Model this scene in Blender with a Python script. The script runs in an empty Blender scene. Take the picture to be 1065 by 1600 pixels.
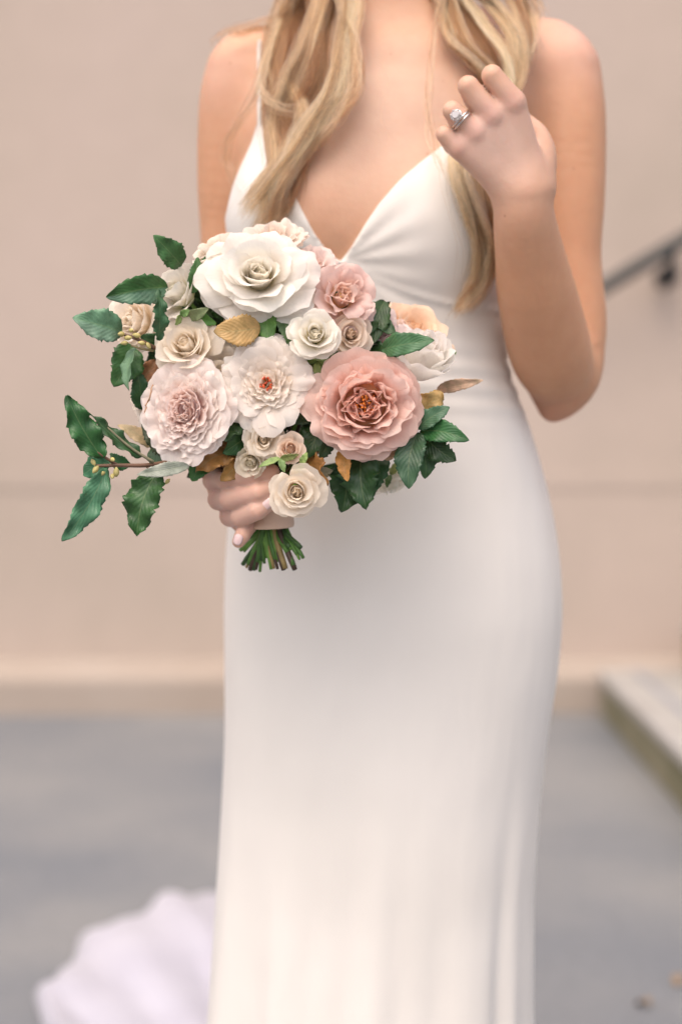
import bpy, math, random
import numpy as np
from mathutils import Vector, Matrix

SC = bpy.context.scene
COL = SC.collection
rng = np.random.default_rng(7)
random.seed(7)

# ------------------------------------------------------------------ camera
FPX = 2444.0                     # focal length in photograph pixels (55 mm)
CAMH = 1.02
PITCH = math.atan(150.0 / FPX)
cam_d = bpy.data.cameras.new('camera')
cam = bpy.data.objects.new('camera', cam_d); COL.objects.link(cam)
cam_d.sensor_fit = 'VERTICAL'; cam_d.sensor_height = 36.0; cam_d.sensor_width = 24.0
cam_d.lens = 55.0
cam.location = (0, 0, CAMH)
cam.rotation_euler = (math.radians(90) - PITCH, 0, 0)
cam_d.clip_start = 0.05; cam_d.clip_end = 500
cam_d.dof.use_dof = True
cam_d.dof.focus_distance = 1.275
cam_d.dof.aperture_fstop = 2.5
SC.camera = cam

# ------------------------------------------------------------------ light
world = bpy.data.worlds.new('World'); SC.world = world; world.use_nodes = True
nt = world.node_tree; nt.nodes.clear()
wo = nt.nodes.new('ShaderNodeOutputWorld'); bg = nt.nodes.new('ShaderNodeBackground')
sky = nt.nodes.new('ShaderNodeTexSky'); sky.sky_type = 'NISHITA'; sky.sun_disc = False
sky.sun_elevation = math.radians(61); sky.sun_rotation = math.radians(200)
sky.air_density = 0.5; sky.dust_density = 4.8; sky.ozone_density = 0.0
bg.inputs['Strength'].default_value = 0.15
nt.links.new(sky.outputs[0], bg.inputs[0]); nt.links.new(bg.outputs[0], wo.inputs[0])
sun_d = bpy.data.lights.new('sun', 'SUN'); sun_d.energy = 1.0; sun_d.angle = math.radians(110)
sun_d.color = (1.0, 0.91, 0.79)
sun = bpy.data.objects.new('sun', sun_d); COL.objects.link(sun)
sun.location = (-1, -2, 4)
sun.rotation_euler = Vector((0.18, 0.45, -0.875)).to_track_quat('-Z', 'Y').to_euler()
SC.view_settings.view_transform = 'Standard'
SC.view_settings.look = 'None'
SC.view_settings.exposure = 0.82
SC.view_settings.gamma = 1.0
SC.view_settings.use_curve_mapping = False
SC.cycles.use_denoising = True
SC.cycles.max_bounces = 8

# ------------------------------------------------------------------ helpers
CP, SP = math.cos(PITCH), math.sin(PITCH)
def at(px, py, Y):
    """metres for a spot seen at (px,py) of the 1065x1600 photograph, Y metres away"""
    dx = (px - 532.5) / FPX; dz = -(py - 800.0) / FPX
    d = np.array([dx, CP + dz * SP, -SP + dz * CP]); d = d * (Y / d[1])
    return np.array([d[0], d[1], CAMH + d[2]])
def zz(py, Y=1.56): return at(532, py, Y)[2]

def tag(o, label=None, cat=None, group=None, kind=None):
    if label: o['label'] = label
    if cat: o['category'] = cat
    if group: o['group'] = group
    if kind: o['kind'] = kind
    return o
def empty(name, loc=(0, 0, 0)):
    o = bpy.data.objects.new(name, None); COL.objects.link(o); o.location = loc
    o.empty_display_size = 0.05
    return o
def mesh_obj(name, verts, faces, mat=None, parent=None, smooth=True, col=None, uv=None):
    me = bpy.data.meshes.new(name)
    verts = np.asarray(verts, dtype=np.float32)
    if isinstance(faces, np.ndarray) and faces.ndim == 2:
        n, k = faces.shape
        me.vertices.add(len(verts)); me.vertices.foreach_set('co', verts.ravel())
        me.loops.add(n * k); me.loops.foreach_set('vertex_index', faces.ravel().astype(np.int32))
        me.polygons.add(n)
        me.polygons.foreach_set('loop_start', np.arange(0, n * k, k, dtype=np.int32))
        me.polygons.foreach_set('loop_total', np.full(n, k, dtype=np.int32))
        me.update(calc_edges=True)
    else:
        me.from_pydata([tuple(v) for v in verts], [], [tuple(int(i) for i in f) for f in faces]); me.update()
    if smooth: me.polygons.foreach_set('use_smooth', np.ones(len(me.polygons), dtype=bool))
    if col is not None:
        a = me.color_attributes.new('Col', 'FLOAT_COLOR', 'POINT')
        c = np.ones((len(verts), 4), dtype=np.float32); c[:, :3] = col
        a.data.foreach_set('color', c.ravel())
    if uv is not None:
        l = me.uv_layers.new(name='UVMap')
        vi = np.empty(len(me.loops), dtype=np.int32); me.loops.foreach_get('vertex_index', vi)
        l.data.foreach_set('uv', np.asarray(uv, dtype=np.float32)[vi].ravel())
    o = bpy.data.objects.new(name, me); COL.objects.link(o)
    if mat: me.materials.append(mat)
    if parent:
        o.parent = parent
        o.matrix_parent_inverse = world_of(parent).inverted()
    return o
def world_of(p):
    m = Matrix.LocRotScale(p.location, p.rotation_euler, p.scale)
    return world_of(p.parent) @ p.matrix_parent_inverse @ m if p.parent else m

def grid_faces(nu, nv):
    i, j = np.meshgrid(np.arange(nu - 1), np.arange(nv - 1), indexing='ij')
    a = i * nv + j
    return np.stack([a, a + nv, a + nv + 1, a + 1], -1).reshape(-1, 4)

def tube(path, radii, n=10, caps=True):
    path = np.asarray(path, float); radii = np.broadcast_to(radii, (len(path),))
    T = np.gradient(path, axis=0); T /= np.linalg.norm(T, axis=1)[:, None] + 1e-12
    up = np.array([0, 0, 1.0]) if abs(T[0][2]) < 0.9 else np.array([1.0, 0, 0])
    V = []
    N = np.cross(T[0], up); N /= np.linalg.norm(N)
    for k in range(len(path)):
        N = N - T[k] * np.dot(N, T[k]); N /= np.linalg.norm(N)
        B = np.cross(T[k], N)
        for i in range(n):
            a = 2 * math.pi * i / n
            V.append(path[k] + radii[k] * (math.cos(a) * N + math.sin(a) * B))
    F = []
    for k in range(len(path) - 1):
        for i in range(n):
            j = (i + 1) % n
            F.append((k * n + i, k * n + j, (k + 1) * n + j, (k + 1) * n + i))
    if caps:
        F.append(tuple(range(n - 1, -1, -1))); F.append(tuple(range((len(path) - 1) * n, len(path) * n)))
    return np.array(V), F
def spline(pts, m=8):
    """Catmull-Rom through rows of pts"""
    P = np.asarray(pts, float)
    P = np.vstack([2 * P[0] - P[1], P, 2 * P[-1] - P[-2]])
    out = []
    for i in range(1, len(P) - 2):
        for t in np.linspace(0, 1, m, endpoint=False):
            out.append(0.5 * ((2 * P[i]) + (-P[i - 1] + P[i + 1]) * t + (2 * P[i - 1] - 5 * P[i] + 4 * P[i + 1] - P[i + 2]) * t * t
                              + (-P[i - 1] + 3 * P[i] - 3 * P[i + 1] + P[i + 2]) * t ** 3))
    out.append(P[-2]); return np.array(out)
def join(parts):
    V, F, o = [], [], 0
    for v, f in parts:
        V.append(np.asarray(v)); F += [tuple(int(i) + o for i in q) for q in f]; o += len(v)
    return np.vstack(V), F

# ------------------------------------------------------------------ materials
def new_mat(name):
    m = bpy.data.materials.new(name); m.use_nodes = True
    t = m.node_tree; b = t.nodes['Principled BSDF']
    return m, t, b
def N(t, kind, **kw):
    n = t.nodes.new(kind)
    for k, v in kw.items(): setattr(n, k, v)
    return n
def noise(t, scale, detail=4, rough=0.5, coord='Object', vec=None):
    tc = N(t, 'ShaderNodeTexCoord'); n = N(t, 'ShaderNodeTexNoise')
    n.inputs['Scale'].default_value = scale; n.inputs['Detail'].default_value = detail
    n.inputs['Roughness'].default_value = rough
    t.links.new(vec if vec else tc.outputs[coord], n.inputs['Vector'])
    return n
def ramp(t, src, stops):
    r = N(t, 'ShaderNodeValToRGB'); e = r.color_ramp.elements
    e[0].position, e[0].color = stops[0][0], (*stops[0][1], 1)
    e[1].position, e[1].color = stops[-1][0], (*stops[-1][1], 1)
    for p, c in stops[1:-1]:
        q = e.new(p); q.color = (*c, 1)
    t.links.new(src, r.inputs[0]); return r
def bump(t, b, src, strength, dist):
    bm = N(t, 'ShaderNodeBump'); bm.inputs['Strength'].default_value = strength
    bm.inputs['Distance'].default_value = dist
    t.links.new(src, bm.inputs['Height']); t.links.new(bm.outputs[0], b.inputs['Normal']); return bm
def mixc(t, a, b_, fac, mode='MIX'):
    m = N(t, 'ShaderNodeMix', data_type='RGBA', blend_type=mode)
    if isinstance(fac, (int, float)): m.inputs[0].default_value = fac
    else: t.links.new(fac, m.inputs[0])
    for s, i in ((a, 6), (b_, 7)):
        if isinstance(s, tuple): m.inputs[i].default_value = (*s, 1)
        else: t.links.new(s, m.inputs[i])
    return m.outputs[2]

def mat_simple(name, c1, c2, scale, rough=0.7, bmp=0.0, bscale=None, metallic=0.0, bdist=0.002):
    m, t, b = new_mat(name)
    n = noise(t, scale, 6)
    r = ramp(t, n.outputs[0], [(0.3, c1), (0.7, c2)])
    t.links.new(r.outputs[0], b.inputs['Base Color'])
    b.inputs['Roughness'].default_value = rough; b.inputs['Metallic'].default_value = metallic
    if bmp: bump(t, b, noise(t, bscale or scale * 6, 6).outputs[0], bmp, bdist)
    return m

def mat_wall():
    m, t, b = new_mat('pink_stucco')
    n1 = noise(t, 0.9, 3); n2 = noise(t, 9, 5)
    r1 = ramp(t, n1.outputs[0], [(0.32, (0.405, 0.335, 0.275)), (0.52, (0.455, 0.37, 0.31)), (0.72, (0.47, 0.38, 0.325))])
    c = mixc(t, r1.outputs[0], (0.50, 0.38, 0.29), 0.0)
    r2 = ramp(t, n2.outputs[0], [(0.3, (0.9, 0.9, 0.9)), (0.7, (1, 1, 1))])
    c = mixc(t, r1.outputs[0], r2.outputs[0], 0.35, 'MULTIPLY')
    t.links.new(c, b.inputs['Base Color']); b.inputs['Roughness'].default_value = 0.9
    bump(t, b, noise(t, 60, 8).outputs[0], 0.5, 0.004)
    return m
def mat_ground():
    m, t, b = new_mat('grey_concrete')
    n1 = noise(t, 1.3, 4); n2 = noise(t, 35, 8, 0.7)
    r1 = ramp(t, n1.outputs[0], [(0.35, (0.165, 0.175, 0.19)), (0.6, (0.225, 0.225, 0.225))])
    r2 = ramp(t, n2.outputs[0], [(0.3, (0.75, 0.75, 0.75)), (0.7, (1, 1, 1))])
    c = mixc(t, r1.outputs[0], r2.outputs[0], 0.7, 'MULTIPLY')
    t.links.new(c, b.inputs['Base Color']); b.inputs['Roughness'].default_value = 0.85
    bump(t, b, n2.outputs[0], 0.4, 0.003)
    return m
def mat_skin():
    m, t, b = new_mat('skin')
    a = N(t, 'ShaderNodeAttribute', attribute_name='Col')
    n = noise(t, 45, 6, 0.6); r = ramp(t, n.outputs[0], [(0.3, (0.93, 0.90, 0.89)), (0.65, (1, 1, 1))])
    c = mixc(t, a.outputs['Color'], r.outputs[0], 0.8, 'MULTIPLY')
    fr = N(t, 'ShaderNodeTexVoronoi'); fr.inputs['Scale'].default_value = 38
    tc = N(t, 'ShaderNodeTexCoord'); t.links.new(tc.outputs['Object'], fr.inputs['Vector'])
    rf = ramp(t, fr.outputs['Distance'], [(0.03, (0.55, 0.45, 0.4)), (0.06, (1, 1, 1))])
    c = mixc(t, c, rf.outputs[0], 0.5, 'MULTIPLY')
    t.links.new(c, b.inputs['Base Color'])
    b.inputs['Roughness'].default_value = 0.48
    b.inputs['Subsurface Weight'].default_value = 0.35
    b.inputs['Subsurface Radius'].default_value = (1.0, 0.35, 0.2)
    b.inputs['Subsurface Scale'].default_value = 0.008
    b.inputs['Specular IOR Level'].default_value = 0.4
    nb = noise(t, 380, 4, 0.7); b1 = bump(t, b, nb.outputs[0], 0.3, 0.0008)
    nl = noise(t, 55, 5, 0.6); b2 = N(t, 'ShaderNodeBump'); b2.inputs['Strength'].default_value = 0.25; b2.inputs['Distance'].default_value = 0.003
    t.links.new(nl.outputs[0], b2.inputs['Height']); t.links.new(b1.outputs[0], b2.inputs['Normal']); t.links.new(b2.outputs[0], b.inputs['Normal'])
    return m
def mat_dress(name, c, c2):
    m, t, b = new_mat(name)
    n = noise(t, 6, 3); r = ramp(t, n.outputs[0], [(0.35, c), (0.65, c2)])
    t.links.new(r.outputs[0], b.inputs['Base Color'])
    b.inputs['Roughness'].default_value = 0.36
    b.inputs['Sheen Weight'].default_value = 0.25; b.inputs['Sheen Roughness'].default_value = 0.4
    b.inputs['Specular IOR Level'].default_value = 0.35
    w = N(t, 'ShaderNodeTexNoise'); w.inputs['Scale'].default_value = 3.5; w.inputs['Detail'].default_value = 3
    tc = N(t, 'ShaderNodeTexCoord'); mp = N(t, 'ShaderNodeMapping'); mp.inputs['Scale'].default_value = (3, 3, 0.9)
    t.links.new(tc.outputs['Object'], mp.inputs[0]); t.links.new(mp.outputs[0], w.inputs['Vector'])
    b1 = bump(t, b, w.outputs[0], 0.35, 0.02)
    f = noise(t, 900, 2)
    b2 = N(t, 'ShaderNodeBump'); b2.inputs['Strength'].default_value = 0.15; b2.inputs['Distance'].default_value = 0.0004
    t.links.new(f.outputs[0], b2.inputs['Height']); t.links.new(b1.outputs[0], b2.inputs['Normal']); t.links.new(b2.outputs[0], b.inputs['Normal'])
    return m
def mat_petal():
    m, t, b = new_mat('petal')
    out = t.nodes['Material Output']
    a = N(t, 'ShaderNodeAttribute', attribute_name='Col')
    uv = N(t, 'ShaderNodeTexCoord'); mp = N(t, 'ShaderNodeMapping'); mp.inputs['Scale'].default_value = (26, 3, 1)
    t.links.new(uv.outputs['UV'], mp.inputs[0])
    n = N(t, 'ShaderNodeTexNoise'); n.inputs['Scale'].default_value = 1.6; n.inputs['Detail'].default_value = 4
    t.links.new(mp.outputs[0], n.inputs['Vector'])
    r = ramp(t, n.outputs[0], [(0.3, (0.95, 0.935, 0.93)), (0.6, (1, 1, 1))])
    c = mixc(t, a.outputs['Color'], r.outputs[0], 0.75, 'MULTIPLY')
    t.links.new(c, b.inputs['Base Color']); b.inputs['Roughness'].default_value = 0.55
    b.inputs['Specular IOR Level'].default_value = 0.25
    b.inputs['Sheen Weight'].default_value = 0.15
    bm = bump(t, b, n.outputs[0], 0.16, 0.0012)
    tr = N(t, 'ShaderNodeBsdfTranslucent'); t.links.new(c, tr.inputs['Color']); t.links.new(bm.outputs[0], tr.inputs['Normal'])
    mx = N(t, 'ShaderNodeMixShader'); mx.inputs[0].default_value = 0.5
    t.links.new(b.outputs[0], mx.inputs[1]); t.links.new(tr.outputs[0], mx.inputs[2]); t.links.new(mx.outputs[0], out.inputs[0])
    return m
def mat_leaf():
    m, t, b = new_mat('leaf')
    out = t.nodes['Material Output']
    a = N(t, 'ShaderNodeAttribute', attribute_name='Col')
    tc = N(t, 'ShaderNodeTexCoord'); sp = N(t, 'ShaderNodeSeparateXYZ'); t.links.new(tc.outputs['UV'], sp.inputs[0])
    def M(op, x, y=None):
        k = N(t, 'ShaderNodeMath', operation=op)
        for i, s in enumerate((x, y)):
            if s is None: continue
            if isinstance(s, (int, float)): k.inputs[i].default_value = s
            else: t.links.new(s, k.inputs[i])
        return k.outputs[0]
    au = M('ABSOLUTE', M('SUBTRACT', sp.outputs[0], 0.5))            # 0 on the midrib
    ph = M('SUBTRACT', M('MULTIPLY', sp.outputs[1], 9.0), M('MULTIPLY', au, 7.0))
    side = M('ABSOLUTE', M('SUBTRACT', M('FRACT', ph), 0.5))          # side veins
    sv = M('LESS_THAN', side, 0.055)
    mid = M('LESS_THAN', au, 0.022)
    vein = M('MAXIMUM', M('MULTIPLY', sv, 0.15), mid)
    n = noise(t, 90, 5, 0.65)
    r = ramp(t, n.outputs[0], [(0.3, (0.45, 0.5, 0.42)), (0.52, (1, 1, 1)), (0.75, (1.5, 1.4, 1.4))])
    c = mixc(t, a.outputs['Color'], r.outputs[0], 0.8, 'MULTIPLY')
    light = mixc(t, c, (0.30, 0.36, 0.16), 0.5)
    c = mixc(t, c, light, M('MULTIPLY', vein, 0.35))
    t.links.new(c, b.inputs['Base Color']); b.inputs['Roughness'].default_value = 0.40
    b.inputs['Specular IOR Level'].default_value = 0.45
    hh = M('SUBTRACT', M('MULTIPLY', side, 1.2), M('MULTIPLY', mid, 0.6))
    bm = bump(t, b, hh, 0.3, 0.001)
    tr = N(t, 'ShaderNodeBsdfTranslucent'); t.links.new(c, tr.inputs['Color'])
    mx = N(t, 'ShaderNodeMixShader'); mx.inputs[0].default_value = 0.15
    t.links.new(b.outputs[0], mx.inputs[1]); t.links.new(tr.outputs[0], mx.inputs[2]); t.links.new(mx.outputs[0], out.inputs[0])
    return m
def mat_col(name, rough=0.6, amount=0.6, scale=150, spec=0.4):
    m, t, b = new_mat(name)
    a = N(t, 'ShaderNodeAttribute', attribute_name='Col'); n = noise(t, scale, 4)
    r = ramp(t, n.outputs[0], [(0.3, (0.6, 0.6, 0.6)), (0.7, (1.1, 1.1, 1.1))])
    c = mixc(t, a.outputs['Color'], r.outputs[0], amount, 'MULTIPLY')
    t.links.new(c, b.inputs['Base Color']); b.inputs['Roughness'].default_value = rough
    b.inputs['Specular IOR Level'].default_value = spec
    return m
def mat_hair():
    m = bpy.data.materials.new('blonde_hair'); m.use_nodes = True; t = m.node_tree; t.nodes.clear()
    o = N(t, 'ShaderNodeOutputMaterial'); h = N(t, 'ShaderNodeBsdfHairPrincipled'); h.parametrization = 'COLOR'
    a = N(t, 'ShaderNodeAttribute', attribute_name='tint')
    t.links.new(a.outputs['Color'], h.inputs['Color'])
    h.inputs['Roughness'].default_value = 0.40; h.inputs['Radial Roughness'].default_value = 0.45
    t.links.new(h.outputs[0], o.inputs[0]); return m

M_WALL, M_GROUND, M_SKIN = mat_wall(), mat_ground(), mat_skin()
M_DRESS = mat_dress('ivory_crepe', (0.695, 0.655, 0.60), (0.725, 0.685, 0.63))
M_TRAIN = mat_dress('white_chiffon', (0.42, 0.41, 0.47), (0.47, 0.46, 0.52))  # lilac-grey of skylit shade put into the colour of a white cloth
M_PETAL, M_LEAF = mat_petal(), mat_leaf()
M_STEM = mat_col('stem', 0.5, 0.7, 120); M_STAMEN = mat_col('stamen', 0.7, 0.4, 300)
M_HAIR = mat_hair()
M_NAIL = mat_simple('nail_polish', (0.70, 0.50, 0.48), (0.74, 0.55, 0.53), 40, 0.12)
M_RIBBON = mat_simple('nude_ribbon', (0.58, 0.40, 0.28), (0.64, 0.45, 0.33), 30, 0.5, 0.3, 200)
M_STEEL = mat_simple('dark_painted_steel', (0.016, 0.020, 0.020), (0.03, 0.034, 0.034), 20, 0.45, 0.2, 120)
M_BLACK = mat_simple('black_iron', (0.008, 0.010, 0.012), (0.02, 0.02, 0.022), 20, 0.5, 0.2, 120)
M_STEP = mat_simple('step_concrete', (0.32, 0.30, 0.275), (0.40, 0.385, 0.365), 5, 0.85, 0.5, 60, bdist=0.004)
M_RISER = mat_simple('mossy_riser', (0.15, 0.14, 0.075), (0.24, 0.215, 0.14), 4, 0.9, 0.5, 50, bdist=0.004)
M_PLATINUM = mat_simple('platinum', (0.6, 0.56, 0.52), (0.75, 0.72, 0.7), 80, 0.18, metallic=1.0)
mg, tg, bgm = new_mat('gem'); bgm.inputs['Base Color'].default_value = (1, 0.9, 0.86, 1); bgm.inputs['Roughness'].default_value = 0.0
bgm.inputs['Transmission Weight'].default_value = 0.6; bgm.inputs['IOR'].default_value = 2.2
M_GEM = mg

# ------------------------------------------------------------------ setting
def box(name, x0, x1, y0, y1, z0, z1, mat, parent=None, bev=0.0, rz=0.0, loc=(0, 0, 0)):
    V = [(x, y, z) for x in (x0, x1) for y in (y0, y1) for z in (z0, z1)]
    F = [(0, 1, 3, 2), (4, 6, 7, 5), (0, 4, 5, 1), (2, 3, 7, 6), (0, 2, 6, 4), (1, 5, 7, 3)]
    o = mesh_obj(name, V, F, mat, parent, smooth=False)
    if bev:
        md = o.modifiers.new('bevel', 'BEVEL'); md.width = bev; md.segments = 3
    return o
g = mesh_obj('ground', [(-60, -40, 0), (60, -40, 0), (60, 40, 0), (-60, 40, 0)], [(0, 1, 2, 3)], M_GROUND, smooth=False)
tag(g, kind='structure')
WY = 5.46; WR = math.radians(1.2)      # the wall runs very slightly away to the right
wall = empty('wall', (0, WY, 0)); wall.rotation_euler = (0, 0, WR)
tag(wall, 'pale pink stucco wall with a ledged plinth behind the bride', 'wall')
def in_wall(o):
    o.parent = wall; o.matrix_parent_inverse = Matrix.Identity(4); return o
in_wall(box('wall_face', -9, 9, 0, 0.3, 0.0, 4.2, M_WALL))
b_ = box('belt_course', -9, 8.99, -0.005, -0.001, 0.765, 0.83, M_WALL, None, 0.0015); in_wall(b_)
# plinth: sloping ledge over an upright base, one profile swept along the wall
prof = [(-0.155, 0.0), (-0.155, 0.115), (-0.148, 0.128), (-0.03, 0.165), (-0.002, 0.172), (-0.002, 0.0)]
V = [(x, y, z) for x in (-9, 9) for (y, z) in prof]; n = len(prof)
F = [(i, (i + 1) % n, n + (i + 1) % n, n + i) for i in range(n)] + [tuple(range(n - 1, -1, -1)), tuple(range(n, 2 * n))]
in_wall(mesh_obj('plinth', V, F, mat_simple('plinth_stucco', (0.33, 0.27, 0.22), (0.37, 0.31, 0.26), 3, 0.9, 0.5, 50), smooth=False))

steps = empty('steps', (0.87, 4.3, 0)); tag(steps, 'low concrete steps with mossy risers climbing right along the pink wall', 'steps')
for k in range(4):
    x0 = 0.87 + 0.29 * k
    y1 = 5.27
    r = box('riser', x0 + 0.012, 2.6, 2.75, y1 - 0.003, 0.16 * k + 0.001, 0.16 * k + 0.123, M_RISER, steps, 0.004)
    tr_ = box('tread', x0, 2.61, 2.74, y1, 0.16 * k + 0.124, 0.16 * (k + 1), M_STEP, steps, 0.008)
# joint strip let into the first tread
box('joint_strip', 0.985, 1.005, 2.745, 5.26, 0.1602, 0.1635, mat_simple('blue_grey_strip', (0.20, 0.22, 0.26), (0.28, 0.29, 0.33), 12, 0.7), steps)

rail = empty('handrail', tuple(at(1000, 414, 5.30))); tag(rail, 'dark metal handrail sloping up the pink wall beside the steps', 'handrail')
ra, rb = at(893, 478, 5.33), at(1065, 375, 5.30); d = rb - ra
pth = [ra + d * t for t in np.linspace(0, 3.2, 20)]
pth = [ra + np.array([-0.012, 0.05, -0.03]), ra + np.array([-0.03, 0.02, -0.02])] + pth
v, f = tube(spline(pth, 3), 0.0245, 16); mesh_obj('rail', v, f, M_STEEL, rail)
for t_ in (0.905, 2.6):
    b0 = ra + d * t_
    v, f = tube(spline([b0 + np.array([0, 0, -0.01]), b0 + np.array([0.002, 0.01, -0.05]), b0 + np.array([0.006, 0.05, -0.085]), b0 + np.array([0.006, 0.125, -0.095])], 6), 0.018, 12)
    br = mesh_obj('bracket', v, f, M_BLACK, rail)
    v, f = tube([b0 + np.array([0.006, 0.05, -0.09]), b0 + np.array([0.006, 0.058, -0.09]), b0 + np.array([0.006, 0.13, -0.095]), b0 + np.array([0.006, 0.137, -0.095])], [0.030, 0.036, 0.040, 0.034], 24)
    mesh_obj('flange', v, f, M_BLACK, br)
# a few dry leaves lying on the concrete
for k, (px, py, s) in enumerate(((1003, 1592, 0.034), (1058, 1556, 0.028))):
    c = at(px, py, 2493 / (py - 650)); c[2] = 0.012
    u = np.linspace(-1, 1, 7); w = np.linspace(0, 1, 9); U, W_ = np.meshgrid(u, w, indexing='ij')
    wid = np.sin(np.pi * np.clip(W_, .02, .98)) ** 0.8 * 0.35
    X = U * wid * s; Yv = (W_ - .5) * s; Z = 0.006 * np.abs(U) + 0.006 * np.sin(W_ * 5)
    a = k * 1.9 + 0.6
    P = np.stack([c[0] + X * math.cos(a) - Yv * math.sin(a), c[1] + X * math.sin(a) + Yv * math.cos(a), c[2] - 0.006 + Z], -1).reshape(-1, 3)
    o = mesh_obj('dry_leaf', P, grid_faces(7, 9), mat_simple('dry_leaf', (0.22, 0.14, 0.07), (0.30, 0.20, 0.11), 40, 0.7))
    tag(o, ['tan dry leaf on the concrete at the bottom edge', 'small dry leaf on the concrete nearest the steps'][k], 'leaf')

# ------------------------------------------------------------------ implicit body
# rows: photograph row, centre column, centre depth, half width (m), half depth (m)
SEC = np.array([
    (-200, 614, 1.575, .045, .045), (20, 614, 1.575, .060, .050), (60, 615, 1.575, .110, .060), (100, 614, 1.575, .140, .072), (150, 606, 1.57, .146, .084),
    (220, 594, 1.565, .143, .092), (300, 586, 1.56, .138, .098), (380, 588, 1.56, .132, .098), (440, 592, 1.56, .124, .092),
    (500, 597, 1.56, .117, .086), (560, 603, 1.56, .1135, .083), (600, 605, 1.56, .1185, .086), (640, 606, 1.565, .1300, .092), (720, 608, 1.57, .1455, .104),
    (800, 611, 1.575, .1575, .114), (880, 614, 1.575, .1635, .119), (960, 615, 1.575, .1655, .120), (1050, 612, 1.575, .1630, .116),
    (1150, 604, 1.575, .1580, .110), (1250, 596, 1.575, .1550, .105), (1400, 587, 1.575, .1540, .105), (1600, 580, 1.575, .1565, .110),
    (1900, 575, 1.58, .175, .14), (2300, 575, 1.60, .215, .19)])
S_Z = np.array([zz(r[0]) for r in SEC]); S_X = np.array([at(r[1], 600, 1.56)[0] for r in SEC])
zs = np.linspace(S_Z.min(), S_Z.max(), 700)
def sm(vals):
    v = np.interp(zs, S_Z[::-1], vals[::-1]); k = np.exp(-np.linspace(-2, 2, 37) ** 2); k /= k.sum()
    return np.convolve(np.pad(v, 18, mode='edge'), k, 'valid')
T_CX, T_CY, T_RX, T_RY = sm(S_X), sm(SEC[:, 2]), sm(SEC[:, 3]), sm(SEC[:, 4])
def torso(x, y, z, fold=0.0):
    cx, cy, rx, ry = (np.interp(z, zs, a) for a in (T_CX, T_CY, T_RX, T_RY))
    ux, uy = (x - cx) / rx, (y - cy) / ry
    p = 2.3
    r = (np.abs(ux) ** p + np.abs(uy) ** p) ** (1 / p)
    return (r - 1) * np.minimum(rx, ry) * (1.0 + 0.25 * ux * ux / (r * r + 1e-6))
def smin(a, b, k):
    h = np.clip(0.5 + 0.5 * (b - a) / k, 0, 1); return b + (a - b) * h - k * h * (1 - h)
def ell(x, y, z, c, r):
    qx, qy, qz = (x - c[0]) / r[0], (y - c[1]) / r[1], (z - c[2]) / r[2]
    k0 = np.sqrt(qx * qx + qy * qy + qz * qz)
    return (k0 - 1) * min(r)
def cap(x, y, z, a, b, ra_, rb_):
    ab = b - a; L = float(ab @ ab)
    t = np.clip(((x - a[0]) * ab[0] + (y - a[1]) * ab[1] + (z - a[2]) * ab[2]) / L, 0, 1)
    return np.sqrt((x - a[0] - ab[0] * t) ** 2 + (y - a[1] - ab[1] * t) ** 2 + (z - a[2] - ab[2] * t) ** 2) - (ra_ + (rb_ - ra_) * t)
A = at
BR = [(A(672, 352, 1.505), (.060, .052, .058)), (A(462, 345, 1.505), (.058, .050, .056))]
CORE = []   # primitives of the trunk: (kind, a, b, ra, rb, k)
def core_prims():
    P = []
    for c, r in BR: P.append(('e', c, r, .035))
    P.append(('c', A(614, -150, 1.585), A(614, 70, 1.60), .052, .058, .03))       # neck
    P.append(('c', A(590, 62, 1.61), A(400, 108, 1.59), .040, .036, .04))          # trapezius to shoulder
    P.append(('c', A(640, 60, 1.61), A(845, 92, 1.59), .040, .038, .04))
    P.append(('c', A(585, 92, 1.525), A(430, 98, 1.555), .012, .011, .028))         # collarbones
    P.append(('c', A(640, 90, 1.525), A(815, 92, 1.555), .012, .011, .028))
    return P
CORE = core_prims()
def core(x, y, z):
    d = torso(x, y, z)
    for p in CORE:
        if p[0] == 'e': d = smin(d, ell(x, y, z, p[1], p[2]), p[3])
        else: d = smin(d, cap(x, y, z, p[1], p[2], p[3], p[4]), p[5])
    return d
def front(px, py):
    """depth at which the sight line through (px,py) meets the trunk"""
    Y = np.linspace(1.30, 1.75, 181)
    P = np.array([at(px, py, q) for q in Y]); dd = core(P[:, 0], P[:, 1], P[:, 2])
    w = np.where(dd < 0.002)[0]
    return Y[w[0]] if len(w) else 1.56

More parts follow.
